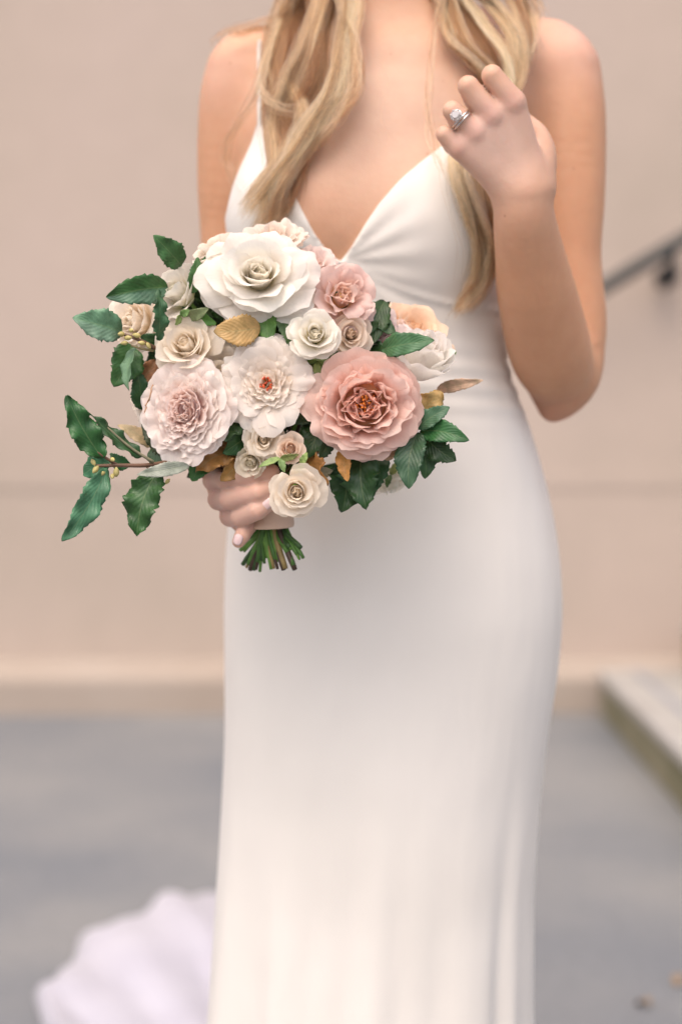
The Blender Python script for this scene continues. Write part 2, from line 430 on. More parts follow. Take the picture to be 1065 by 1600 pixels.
def surface_nets(D, org, h):
    ins = D < 0
    s = np.zeros(tuple(n - 1 for n in D.shape), dtype=np.uint8)
    sl = (slice(0, -1), slice(1, None))
    for a in sl:
        for b in sl:
            for c in sl: s += ins[a, b, c]
    I = np.argwhere((s > 0) & (s < 8)); del s
    acc = np.zeros((len(I), 3)); cnt = np.zeros(len(I))
    offs = [(a, b, c) for a in (0, 1) for b in (0, 1) for c in (0, 1)]
    vals = {o: D[I[:, 0] + o[0], I[:, 1] + o[1], I[:, 2] + o[2]].astype(np.float64) for o in offs}
    for o in offs:
        for ax in range(3):
            if o[ax]: continue
            q = list(o); q[ax] = 1; q = tuple(q)
            v0, v1 = vals[o], vals[q]; m = (v0 < 0) != (v1 < 0)
            t = np.where(m, v0 / np.where(m, v0 - v1, 1), 0)
            p = np.tile(np.array(o, float), (len(I), 1)); p[:, ax] += t
            acc += p * m[:, None]; cnt += m
    V = (I + acc / cnt[:, None]) * h + org
    idx = np.full(tuple(n - 1 for n in D.shape), -1, dtype=np.int32); idx[I[:, 0], I[:, 1], I[:, 2]] = np.arange(len(I))
    FF = []
    for ax in range(3):
        a = [slice(None)] * 3; b = [slice(None)] * 3; a[ax] = slice(0, -1); b[ax] = slice(1, None)
        ch = np.argwhere(ins[tuple(a)] != ins[tuple(b)])
        o1, o2 = [i for i in range(3) if i != ax]
        ok = (ch[:, o1] > 0) & (ch[:, o2] > 0) & (ch[:, o1] < D.shape[o1] - 1) & (ch[:, o2] < D.shape[o2] - 1); ch = ch[ok]
        sgn = ins[ch[:, 0], ch[:, 1], ch[:, 2]]
        c = []
        for u, w in ((1, 1), (0, 1), (0, 0), (1, 0)):
            k = ch.copy(); k[:, o1] -= u; k[:, o2] -= w; c.append(idx[k[:, 0], k[:, 1], k[:, 2]])
        q = np.stack(c, 1)
        flip = sgn if ax == 1 else ~sgn
        q[flip] = q[flip][:, ::-1]
        FF.append(q)
    F = np.vstack(FF); F = F[(F >= 0).all(1)]
    return V, F

PERSON = empty('person', (0.045, 1.57, 0))
tag(PERSON, 'bride with wavy blonde hair in an ivory slip gown, one hand raised, holding the bouquet', 'person')

def build_body():
    h = 0.002
    x0, x1, y0, y1, z0, z1 = -.215, .285, 1.275, 1.72, .90, 1.72
    xs = np.arange(x0, x1, h, dtype=np.float32); ys = np.arange(y0, y1, h, dtype=np.float32); zs_ = np.arange(z0, z1, h, dtype=np.float32)
    D = np.empty((len(xs), len(ys), len(zs_)), dtype=np.float32)
    X, Y_, Z = xs[:, None, None], ys[None, :, None], zs_[None, None, :]
    for i in range(0, len(xs), 50):
        D[i:i + 50] = torso(X[i:i + 50], Y_, Z)
    low = Z < (zz(640)); D += np.where(low, 0.004, 0.0).astype(np.float32)
    def put(kind, a, b, ra_=0, rb_=0, k=.02):
        if kind == 'e': lo = a - np.array(b); hi = a + np.array(b)
        else: lo = np.minimum(a, b) - max(ra_, rb_); hi = np.maximum(a, b) + max(ra_, rb_)
        lo = lo - k - .012; hi = hi + k + .012
        sx = slice(max(0, int((lo[0] - x0) / h)), max(0, int((hi[0] - x0) / h) + 1)); sy = slice(max(0, int((lo[1] - y0) / h)), max(0, int((hi[1] - y0) / h) + 1))
        sz = slice(max(0, int((lo[2] - z0) / h)), max(0, int((hi[2] - z0) / h) + 1))
        x, y, z = X[sx], Y_[:, sy], Z[:, :, sz]
        d = ell(x, y, z, a, b) if kind == 'e' else cap(x, y, z, a, b, ra_, rb_)
        D[sx, sy, sz] = smin(D[sx, sy, sz], d, k)
    for p in CORE:
        if p[0] == 'e': put('e', p[1], p[2], k=p[3])
        else: put('c', p[1], p[2], p[3], p[4], p[5])
    def chain(pts, k):
        q = np.array([list(A(*p[:3])) + [p[3]] for p in pts]); q = spline(q, 6)
        rm = q[:, 3].max(); lo = q[:, :3].min(0) - rm - k - .012; hi = q[:, :3].max(0) + rm + k + .012
        o_ = (x0, y0, z0); sx, sy, sz = (slice(max(0, int((lo[i] - o_[i]) / h)), max(0, int((hi[i] - o_[i]) / h) + 1)) for i in range(3))
        x, y, z = X[sx], Y_[:, sy], Z[:, :, sz]; dd = None
        for a, b in zip(q[:-1], q[1:]):
            c_ = cap(x, y, z, a[:3], b[:3], a[3], b[3]).astype(np.float32); dd = c_ if dd is None else np.minimum(dd, c_)
        D[sx, sy, sz] = smin(D[sx, sy, sz], dd, k)
    # head (above the frame)
    put('e', A(615, -255, 1.575), (.068, .088, .098), k=.02)
    put('e', A(615, -160, 1.525), (.040, .040, .040), k=.035)
    put('e', A(615, -205, 1.490), (.011, .020, .020), k=.012)     # nose
    put('e', A(615, -172, 1.495), (.022, .012, .007), k=.008)     # lips
    for s in (-1, 1):
        put('e', A(615 + s * 108, -230, 1.585), (.008, .016, .028), k=.008)   # ears
    # her right arm (left of the picture)
    chain([(386, 122, 1.585, .041), (378, 170, 1.59, .043), (368, 280, 1.60, .0385), (366, 380, 1.61, .034), (368, 500, 1.61, .034)], .02)
    chain([(368, 500, 1.61, .034), (366, 570, 1.56, .036), (366, 650, 1.48, .030), (362, 715, 1.415, .0235)], .015)
    # her left arm
    chain([(868, 118, 1.585, .0445), (876, 190, 1.58, .044), (882, 300, 1.575, .0395), (880, 400, 1.575, .037), (886, 500, 1.575, .0385), (884, 560, 1.57, .037)], .02)
    chain([(884, 590, 1.56, .030), (872, 622, 1.56, .021), (864, 637, 1.56, .0145)], .012)
    chain([(880, 560, 1.565, .034), (892, 586, 1.565, .018)], .012)
    chain([(874, 590, 1.55, .033), (858, 545, 1.51, .0395), (838, 460, 1.46, .0365), (827, 400, 1.43, .0315), (818, 340, 1.402, .0272), (817, 300, 1.392, .0248)], .014)
    # raised hand: metacarpals fan from the wrist, then knuckles
    kh = .007
    HD = 1.362
    for (wx, wy, kx, ky, rw, rk) in ((836, 288, 801, 160, .0135, .0112), (822, 296, 767, 181, .0135, .0112), (808, 300, 741, 207, .0130, .0105), (794, 302, 716, 231, .0125, .0095)):
        put('c', A(wx, wy, 1.391), A(kx, ky, HD + .0055), rw * .88, rk * .96, .014)
    put('c', A(818, 262, 1.390), A(778, 210, 1.384), .0125, .0110, .014)
    fingers = [
        [(801, 160, HD + .0035, .0108), (768, 118, HD - .002, .0090), (776, 140, HD + .028, .0082), (790, 165, HD + .034, .0072)],
        [(767, 181, HD + .0035, .0108), (731, 135, HD - .002, .0090), (738, 155, HD + .028, .0082), (752, 180, HD + .034, .0072)],
        [(741, 207, HD + .004, .0100), (706, 173, HD + .000, .0082), (714, 192, HD + .026, .0076), (730, 210, HD + .032, .0068)],
        [(716, 231, HD + .006, .0088), (694, 210, HD + .004, .0074), (704, 228, HD + .024, .0068), (718, 242, HD + .028, .006)]]
    for fg in fingers:
        pts = [(A(*p[:3]), p[3]) for p in fg]
        for i, ((a, r1), (b, r2)) in enumerate(zip(pts[:-1], pts[1:])): put('c', a, b, r1, r2, .0030 if i == 0 else .0012)
    for p in ():
        put('e', A(p[0] + 1, p[1] + 2, HD - .0003), (.0060, .0060, .0060), k=.010)
    chain([(838, 292, 1.395, .0150), (845, 245, 1.400, .0135), (838, 212, 1.402, .0105), (815, 190, 1.404, .009)], .008)
    # gripping hand: palm behind the stems, fingers round the front
    S = 1.335
    kn = [(330, 748, 1.352), (338, 776, 1.352), (358, 803, 1.350), (378, 822, 1.350)]
    for (x, y, q), w in zip(kn, ((356, 712, 1.41), (360, 722, 1.41), (366, 732, 1.41), (372, 742, 1.41))):
        put('c', A(*w), A(x + 8, y - 2, q + .012), .0145, .0105, .012)
    put('c', A(372, 740, 1.405), A(392, 790, 1.375), .017, .014, .014)
    fing = [
        [(334, 750, 1.352, .0100), (350, 746, 1.318, .0094), (392, 741, 1.303, .0084), (424, 738, 1.306, .0072)],
        [(342, 780, 1.350, .0100), (358, 779, 1.316, .0094), (404, 769, 1.301, .0086), (438, 758, 1.306, .0074)],
        [(360, 806, 1.348, .0098), (376, 807, 1.318, .0090), (402, 797, 1.303, .0084), (421, 785, 1.303, .0076)],
        [(382, 822, 1.352, .0080), (389, 820, 1.328, .0074), (379, 836, 1.318, .0068), (373, 846, 1.317, .0058)]]
    for fg in fing:
        pts = [(A(*p[:3]), p[3]) for p in fg]
        for i, ((a, r1), (b, r2)) in enumerate(zip(pts[:-1], pts[1:])): put('c', a, b, r1, r2, .0012)
    chain([(378, 735, 1.40, .0135), (412, 740, 1.385, .0115), (438, 730, 1.372, .010)], .01)   # thumb behind the stems
    V, F = surface_nets(D, np.array([x0, y0, z0]), h); del D
    base = np.array([.61, .32, .18]); col = np.tile(base, (len(V), 1))
    def blush(c, r, tint, amt):
        d2 = ((V - c) ** 2).sum(1) / (r * r); w = (np.exp(-d2) * amt)[:, None]; col[:] = col * (1 - w) + np.array(tint) * w
    # hands are paler and pinker than the tanned arms
    blush(A(600, 170, 1.47), .13, (.57, .375, .275), 1.0)
    hand_c = A(775, 220, 1.37); blush(hand_c, .058, (.66, .45, .36), 0.95)
    for p, r in (((801, 158), .010), ((764, 178), .012), ((738, 207), .010), ((714, 232), .011)):
        blush(A(p[0], p[1], 1.352), r, (.64, .33, .28), .40)
    blush(A(385, 780, 1.31), .06, (.66, .43, .35), .9)
    for p in ((330, 748), (338, 778), (362, 806), (382, 824)): blush(A(p[0], p[1], 1.335), .010, (.60, .28, .23), .45)
    blush(A(866, 640, 1.55), .03, (.62, .30, .21), .5)
    blush(A(890, 60, 1.56), .05, (.72, .46, .38), .6); blush(A(350, 110, 1.56), .04, (.70, .44, .35), .5)  # pinkish highlight on the shoulder tops put into the skin colour
    o = mesh_obj('body', V, F, M_SKIN, PERSON, col=col)
    return o
build_body()

# ------------------------------------------------------------------ gown
def poly_sdf(P, x, z):
    d = np.full(x.shape, 1e9); inside = np.zeros(x.shape, bool); n = len(P)
    for i in range(n):
        ax, az = P[i]; bx, bz = P[(i + 1) % n]; ex, ez = bx - ax, bz - az
        t = np.clip(((x - ax) * ex + (z - az) * ez) / (ex * ex + ez * ez + 1e-12), 0, 1)
        d = np.minimum(d, (x - ax - ex * t) ** 2 + (z - az - ez * t) ** 2)
        c = ((az > z) != (bz > z)) & (x < ex * (z - az) / (ez if abs(ez) > 1e-9 else 1e-9) + ax); inside ^= c
    d = np.sqrt(d); return np.where(inside, -d, d)
DY = 1.49
def xz(px, py): p = at(px, py, DY); return (p[0], p[2])
inL = [(531, 413), (512, 398), (492, 372), (474, 338), (456, 300), (436, 258), (418, 222), (409, 190), (406, 130), (405, 40)]
outL = [(397, 40), (399, 130), (400, 190), (390, 222), (374, 258), (362, 290), (352, 330), (300, 372)]
inR = [(531, 413), (548, 392), (566, 362), (590, 326), (622, 290), (656, 260), (690, 232), (728, 205), (766, 168), (796, 120), (812, 60), (816, 0)]
outR = [(824, 0), (820, 62), (806, 128), (790, 180), (786, 240), (800, 310), (900, 360)]
REG = [xz(*p) for p in inR] + [xz(*p) for p in outR] + [(0.6, 1.0), (0.6, -1), (-0.6, -1), (-0.6, 1.1)] + [xz(*p) for p in outL[::-1]] + [xz(*p) for p in inL[::-1][:-1]]
seam_pts = spline([xz(p[0], p[1]) for p in ((440, 440), (490, 425), (531, 415), (580, 438), (640, 462), (700, 476), (780, 484))], 6)
def build_gown():
    h = 0.0027
    x0, x1, y0, y1, z0, z1 = -.23, .29, 1.36, 1.84, 0.004, 1.46
    xs = np.arange(x0, x1, h); ys = np.arange(y0, y1, h); zs_ = np.arange(z0, z1, h)
    gx, gz = np.meshgrid(xs, zs_, indexing='ij')
    R = poly_sdf(REG, gx, gz)
    sd = np.full(gx.shape, 1e9)
    for p in seam_pts: sd = np.minimum(sd, (gx - p[0]) ** 2 + (gz - p[1]) ** 2)
    ridge = 0.0026 * np.exp(-sd / .0035 ** 2) - 0.0016 * np.exp(-sd / .010 ** 2)
    # soft gathers that fan up from the seam into the right cup
    sx, sz = xz(531, 413)
    ang = np.arctan2(gz - sz, gx - sx); rad = np.hypot(gx - sx, gz - sz)
    gat = 0.0007 * np.sin(ang * 17) * np.exp(-((rad - .05) / .035) ** 2)
    D = np.empty((len(xs), len(ys), len(zs_)), dtype=np.float32)
    cxz = np.interp(zs_, zs, T_CX)
    for i in range(len(xs)):
        x = xs[i]; y = ys[:, None]; z = zs_[None, :]
        d = core(x, y, z) - 0.0045
        d = d - (ridge[i] + gat[i])[None, :] * (y < 1.56)
        # long folds: strongest to the lower right, dying out at the hip
        cx = cxz[None, :]
        th = np.arctan2(x - cx, 1.575 - y)
        lowf = np.clip((zz(1120) - z) / .38, 0, 1) ** 1.3
        fold = (0.0045 * np.exp(-((th - .88) / .10) ** 2) + .0034 * np.exp(-((th - 1.12) / .07) ** 2) - .0055 * np.exp(-((th - 1.0) / .07) ** 2)
                + .004 * np.sin(th * 9 + 1 + z * 1.2) + .002 * np.sin(th * 17 + 2) + .010 * np.exp(-((th + 1.25) / .16) ** 2))
        d = d - lowf * fold
        # the thigh and knee press forward softly; shallow drag lines at the waist
        kx, kz = xz(620, 1330)
        d = d - .010 * np.exp(-((x - kx - .02) / .06) ** 2 - ((z - kz) / .13) ** 2) * (y < 1.56)
        wl = np.exp(-((z - zz(600)) / .035) ** 2)
        d = d - .0008 * wl * np.sin(z * 330 + 14 * x) * (y < 1.6)
        r = np.broadcast_to(R[i][None, :], d.shape)
        kk = .0015
        D[i] = -smin(-d, -r, kk)
    V, F = surface_nets(D, np.array([x0, y0, z0]), h)
    return mesh_obj('gown', V, F, M_DRESS, PERSON)
gown = build_gown()

def build_train():
    nr, na = 70, 200
    ox, oy = 0.02, 1.70
    # far edge of the train on the ground, by bearing: 0 = straight back, negative = to the left
    th = np.linspace(-0.62, 0.10, na)
    lo = np.interp(th, [-.62, -.56, -.50, -.42, -.34, -.26, -.18, -.08, .0, .06, .1], [.55, .95, 1.12, 1.28, 1.44, 1.54, 1.60, 1.60, 1.5, 1.2, .6])
    lo = lo * (1 + .018 * np.sin(th * 46) + .010 * np.sin(th * 97 + 1))
    s = np.linspace(0, 1, nr)[:, None]
    r = .02 + s * lo[None, :]
    x = ox + r * np.sin(th)[None, :]; y = oy + r * np.cos(th)[None, :]
    amp = (.005 + .011 * s) * np.ones((1, na))
    z = .014 + .016 * s + amp * (np.sin(th * 26 + 4.0 * s + 1.5 * np.sin(s * 6 + th * 5)) * .6 + .35 * np.sin(th * 57 + 3 + 7 * s) + .45 * np.sin(th * 9 + s * 13))
    z += .018 * np.exp(-((s - .78) / .2) ** 2)
    z *= np.clip((1 - s) / .07, 0, 1) ** .6 * .9 + .1
    side = np.clip(np.minimum((th + .62), (.10 - th)) / .05, .1, 1)[None, :]; z = np.maximum(z * side, .004 + .002 * np.sin(th * 60)[None, :])
    P = np.stack([x, y, z], -1).reshape(-1, 3)
    o = mesh_obj('train', P, grid_faces(nr, na), M_TRAIN, PERSON)
    md = o.modifiers.new('cloth thickness', 'SOLIDIFY'); md.thickness = .002; md.offset = 1
    o['label'] = 'white rumpled train spread on the concrete, lilac shade put into its colour'
    return o
build_train()

# fingernails
def nail(c, ax, nrm, L, W):
    ax = np.array(ax, float); ax /= np.linalg.norm(ax); nrm = np.array(nrm, float); nrm -= ax * (nrm @ ax); nrm /= np.linalg.norm(nrm); sd = np.cross(ax, nrm)
    u = np.linspace(-1, 1, 9); v = np.linspace(-1, 1, 11); U, V_ = np.meshgrid(u, v, indexing='ij')
    w = W * np.sqrt(np.clip(1 - np.abs(V_) ** 3.5 * .85, 0.02, 1))
    P = c + ax * (V_ * L)[..., None] + sd * (U * w)[..., None] + nrm * (.0022 * (1 - .9 * U ** 2) * (1 - .35 * V_ ** 2))[..., None]
    o = mesh_obj('fingernail', P.reshape(-1, 3), grid_faces(9, 11), M_NAIL, PERSON)
    md = o.modifiers.new('t', 'SOLIDIFY'); md.thickness = .0006
nail(A(416, 787, 1.2972), A(426, 781, 1.30) - A(405, 795, 1.30), (0, -1, .12), .0066, .0050)
nail(A(372, 843, 1.3122), A(368, 856, 1.30) - A(376, 832, 1.30), (-.2, -1, .05), .0048, .0040)
nail(A(436, 756, 1.2985), A(445, 750, 1.30) - A(425, 762, 1.30), (0, -1, .25), .0060, .0050)

# ring on the raised hand
RING = empty('ring', tuple(A(722, 189, 1.362))); tag(RING, 'slim ring with a round sparkling stone on the raised hand', 'ring')
rc = A(719, 186, 1.361); axf = A(706, 173, 1.362) - A(741, 207, 1.363); axf /= np.linalg.norm(axf)
e1 = np.cross(axf, [0, 1, 0]); e1 /= np.linalg.norm(e1); e2 = np.cross(axf, e1)
for k_, off in enumerate((0.0, .0024)):
    aa = np.linspace(0, 2 * math.pi, 41)
    pth = [rc - axf * off + .0098 * (math.cos(a) * e1 + math.sin(a) * e2) for a in aa]
    v, f = tube(pth, .0009, 8, caps=False); mesh_obj('band', v, f, M_PLATINUM, RING)
gd = A(704, 168, 1.345) - rc; gd = gd - axf * (gd @ axf); gd /= np.linalg.norm(gd)
gd = gd * .85 + axf * .25 + np.array([-.25, -.35, 0]); gd /= np.linalg.norm(gd)
g0 = rc + gd * .0098
a1 = np.cross(gd, [0, 0, 1]); a1 /= np.linalg.norm(a1); a2 = np.cross(gd, a1)
rows = [(0.0, .0002), (.0035, .0046), (.0042, .0046), (.0058, .0028)]
V = [g0 + gd * hgt + r_ * (math.cos(i * math.pi / 6 + (.26 if j % 2 else 0)) * a1 + math.sin(i * math.pi / 6 + (.26 if j % 2 else 0)) * a2) for j, (hgt, r_) in enumerate(rows) for i in range(12)]
F = [(j * 12 + i, j * 12 + (i + 1) % 12, (j + 1) * 12 + (i + 1) % 12, (j + 1) * 12 + i) for j in range(3) for i in range(12)] + [tuple(range(36, 48))]
mesh_obj('stone', V, F, M_GEM, RING, smooth=False)
pr = []
for i in range(6):
    a = i * math.pi / 3; q = math.cos(a) * a1 + math.sin(a) * a2
    pr.append(tube([g0, g0 + gd * .003 + q * .0042, g0 + gd * .0055 + q * .0046], .0006, 6))
aa = np.linspace(0, 2 * math.pi, 25); pr.append(tube([g0 + gd * .0028 + .0047 * (math.cos(a) * a1 + math.sin(a) * a2) for a in aa], .0006, 6, caps=False))
v, f = join(pr); mesh_obj('setting_prongs', v, f, M_PLATINUM, RING)

# ------------------------------------------------------------------ hair
def build_hair():
    # guides: list of (px, py, stand-off from the trunk in m), lock half width in px, strands, brightness
    G = []
    def g_(pts, w, n, br=1.0, wave=1.0): G.append((pts, w, n, br, wave))
    # left side
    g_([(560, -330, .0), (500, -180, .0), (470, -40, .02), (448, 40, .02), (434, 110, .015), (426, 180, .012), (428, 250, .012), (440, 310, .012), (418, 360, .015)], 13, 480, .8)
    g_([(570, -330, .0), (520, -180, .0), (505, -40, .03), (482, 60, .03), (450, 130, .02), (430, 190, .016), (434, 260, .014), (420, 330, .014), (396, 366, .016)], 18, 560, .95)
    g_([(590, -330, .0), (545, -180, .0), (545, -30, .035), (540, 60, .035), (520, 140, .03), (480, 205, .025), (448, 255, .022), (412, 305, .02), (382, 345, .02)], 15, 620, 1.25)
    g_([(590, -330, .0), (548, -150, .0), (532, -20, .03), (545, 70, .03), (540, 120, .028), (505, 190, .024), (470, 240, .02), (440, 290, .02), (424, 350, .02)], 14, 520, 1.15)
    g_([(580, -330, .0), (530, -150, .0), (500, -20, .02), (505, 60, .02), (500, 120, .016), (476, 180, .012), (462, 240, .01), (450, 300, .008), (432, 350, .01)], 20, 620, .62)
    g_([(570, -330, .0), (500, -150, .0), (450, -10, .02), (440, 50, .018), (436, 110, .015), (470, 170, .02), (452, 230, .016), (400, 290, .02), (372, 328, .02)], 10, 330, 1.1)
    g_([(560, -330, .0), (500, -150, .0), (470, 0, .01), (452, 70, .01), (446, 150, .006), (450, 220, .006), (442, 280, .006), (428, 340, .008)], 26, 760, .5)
    g_([(570, -330, .0), (490, -160, .0), (455, -20, .03), (436, 20, .03), (400, 34, .03), (362, 44, .025), (338, 58, .02), (338, 76, .02)], 6, 34, 1.0)
    g_([(570, -330, .0), (490, -160, .0), (450, -10, .03), (428, 36, .03), (396, 46, .025), (370, 52, .02), (350, 48, .02)], 4, 60, .8)
    g_([(560, -330, .0), (470, -100, .0), (440, 20, .03), (410, 110, .035), (414, 150, .035), (440, 168, .035), (470, 172, .035)], 2.5, 50, 1.5)
    g_([(560, -330, .0), (470, -100, .0), (430, 20, .03), (404, 130, .03), (372, 190, .03), (352, 230, .03), (362, 270, .03), (384, 310, .03)], 9, 46, 1.3)
    g_([(570, -330, .0), (520, -120, .0), (535, 0, .04), (556, 70, .04), (556, 130, .04), (530, 180, .035), (495, 220, .03)], 7, 120, 1.3)
    g_([(560, -330, .0), (470, -120, .0), (446, -20, .02), (428, 40, .02), (418, 100, .02), (418, 150, .02), (424, 200, .02)], 7, 220, 1.05)
    # right side
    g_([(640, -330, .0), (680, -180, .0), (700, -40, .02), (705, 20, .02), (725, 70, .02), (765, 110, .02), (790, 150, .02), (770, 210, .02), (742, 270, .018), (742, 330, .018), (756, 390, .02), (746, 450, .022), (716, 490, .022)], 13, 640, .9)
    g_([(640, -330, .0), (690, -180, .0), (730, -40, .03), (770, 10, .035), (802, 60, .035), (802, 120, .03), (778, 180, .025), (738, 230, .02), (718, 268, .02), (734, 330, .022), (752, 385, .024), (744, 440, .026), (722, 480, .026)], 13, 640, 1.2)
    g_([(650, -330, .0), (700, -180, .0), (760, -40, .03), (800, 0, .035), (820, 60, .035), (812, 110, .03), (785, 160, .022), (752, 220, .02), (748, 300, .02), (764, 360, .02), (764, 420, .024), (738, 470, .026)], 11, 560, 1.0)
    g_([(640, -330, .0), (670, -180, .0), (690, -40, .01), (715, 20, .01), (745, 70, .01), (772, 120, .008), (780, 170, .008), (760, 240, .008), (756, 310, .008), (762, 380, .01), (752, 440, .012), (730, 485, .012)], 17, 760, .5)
    g_([(640, -330, .0), (675, -180, .0), (720, -30, .025), (752, 30, .03), (790, 84, .03), (796, 130, .03), (765, 160, .025), (735, 200, .02), (712, 240, .02), (716, 290, .02), (736, 340, .022), (746, 390, .024)], 7, 340, 1.45)
    g_([(640, -330, .0), (670, -180, .0), (690, -30, .02), (694, 20, .02), (706, 60, .02), (740, 96, .022), (770, 140, .02), (748, 200, .018)], 9, 330, 1.25)
    g_([(650, -330, .0), (700, -160, .0), (770, -40, .03), (812, -6, .03), (830, 30, .03), (826, 80, .03), (814, 120, .025)], 7, 240, 1.3)
    g_([(650, -330, .0), (700, -160, .0), (790, -40, .03), (828, -10, .03), (846, 14, .03), (850, 34, .03)], 7, 60, 1.3)
    g_([(640, -330, .0), (665, -160, .0), (682, 30, .03), (672, 110, .03), (668, 200, .03), (682, 250, .03), (702, 292, .03)], 1.8, 26, 1.2)
    g_([(760, 300, .02), (764, 350, .02), (758, 410, .024), (735, 460, .026), (712, 492, .026)], 13, 420, .95)
    g_([(600, 100, .02), (600, 200, .02), (610, 300, .02)], .5, 1, 1.0)
    sizes, P, Rd, Cc = [], [], [], []
    hc = A(615, -255, 1.575)
    for pts, w, n, br, wave in G:
        W = []
        for k, (px, py, off) in enumerate(pts):
            if py < -120:
                q = A(px, py, 1.575)
                if py <= -300: q = hc + np.array([math.copysign(.02, px - 615), -.01, .098])
                else: q = hc + np.array([math.copysign(.070, px - 615), -.01, (q[2] - hc[2]) * 1.0])
                q = q + np.array([math.copysign(.006, px - 615), 0, 0])
            else:
                Yf = front(px, py) - off - .004
                if py < 60: Yf = min(Yf, 1.555 - off)
                q = A(px, py, Yf)
            W.append(q)
        C0 = spline(W, 7); m = len(C0); C0s = C0
        tpar = np.linspace(0, 1, m)
        wm = w * .00060
        prof = np.interp(tpar, [0, .2, .75, 1], [1.0, 1.0, 1.05, .75])
        ph = rng.uniform(0, 6.28); SUBO = rng.uniform(-1, 1, (9, 2)); MIC = rng.uniform(-1, 1, (9, 6, 3))
        for _ in range(n):
            a = rng.uniform(0, 2 * math.pi); rr = math.sqrt(rng.uniform(0, 1))
            end = 1 - .26 * rng.random() ** 1.6
            mm = max(6, int(m * end))
            sub = rng.integers(0, 9); ox, oy = math.cos(a) * rr * wm, math.sin(a) * rr * wm * .5
            t = tpar[:mm]
            # whole sub-locks drift together, single hairs stray a little
            mi = rng.integers(0, 6); oc = SUBO[sub]; om = MIC[sub, mi]; ox = ox * .30 + (oc[0] * .85 + om[0] * .34) * wm; oy = oy * .3 + (oc[1] * .4 + om[1] * .2) * wm
            dx = ox * prof[:mm] + .0028 * wave * np.sin(t * (11 + sub * .6) + sub * 1.3 + ph) * (t > .1) + .0011 * np.sin(t * (16 + 3 * mi) + mi * 1.7 + sub) + rng.normal(0, .0009) * np.sin(t * rng.uniform(6, 22) + a)
            dy = oy * prof[:mm] + .0016 * np.cos(t * 11 + sub * 2.1 + ph)
            st = rng.random() < .07
            if st: dx = dx + rng.normal(0, .008) * t * t
            p = C0s[:mm].copy(); p[:, 0] += dx; p[:, 1] += dy; p[:, 2] += rng.normal(0, .003) * t
            sizes.append(mm); P.append(p)
            r0 = rng.uniform(.00007, .00012); Rd.append(r0 * np.interp(t, [0, .85, 1], [1, 1, .3]))
            hi = np.clip(br * rng.normal(1, .22) * (1.0 + .09 * (sub - 4) + .34 * MIC[sub, mi, 2] - .20 * (oy > 0)), .25, 1.7)  # rear strands tinted darker: the shade inside a lock put into its colour
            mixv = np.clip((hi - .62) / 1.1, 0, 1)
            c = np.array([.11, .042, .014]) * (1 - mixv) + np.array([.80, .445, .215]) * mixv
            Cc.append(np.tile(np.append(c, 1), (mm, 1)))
    # hair over the skull, parted in the middle
    for _ in range(2600):
        s = rng.choice([-1, 1]); yy = rng.uniform(-.075, .085)
        a = rng.uniform(.0, 1.0)
        th = np.linspace(0, 1.75 + .25 * rng.random(), 12)
        R = np.array([.074, .094, .104]) + rng.uniform(0, .006)
        cy = yy / .094
        k = math.sqrt(max(.02, 1 - cy * cy))
        p = np.stack([hc[0] + s * R[0] * k * np.sin(th), hc[1] + yy + .02 * (th / 2) + .012 + 0 * th, hc[2] + R[2] * k * np.cos(th)], 1)
        lowp = np.linspace(0, 1, 12)[:, None]
        down = p[-1] + lowp * np.array([s * .004, .03, -.20 if yy > -.02 else -.05])
        p = np.vstack([p, down[1:]]); sizes.append(len(p)); P.append(p); Rd.append(np.full(len(p), .00012))
        mv = rng.uniform(0, .8); c = np.array([.10, .04, .012]) * (1 - mv) + np.array([.55, .33, .13]) * mv; Cc.append(np.tile(np.append(c, 1), (len(p), 1)))
    hcv = bpy.data.hair_curves.new('hair'); hcv.add_curves([int(s) for s in sizes])
    PP = np.vstack(P).astype(np.float32)
    hcv.attributes['position'].data.foreach_set('vector', PP.ravel())
    ra_ = hcv.attributes.get('radius') or hcv.attributes.new('radius', 'FLOAT', 'POINT')
    ra_.data.foreach_set('value', np.concatenate(Rd).astype(np.float32) * 1.1)
    ca = hcv.attributes.new('tint', 'FLOAT_COLOR', 'POINT'); ca.data.foreach_set('color', np.vstack(Cc).astype(np.float32).ravel())
    hcv.materials.append(M_HAIR)
    o = bpy.data.objects.new('hair', hcv); COL.objects.link(o); o.parent = PERSON
    o.matrix_parent_inverse = Matrix.Translation(PERSON.location).inverted()
    return o
build_hair()

# ------------------------------------------------------------------ bouquet
BQ = empty('bouquet', tuple(A(422, 860, 1.335)))
tag(BQ, 'round bridal bouquet of white, blush and dusty pink roses with dark leathery leaves', 'bouquet')

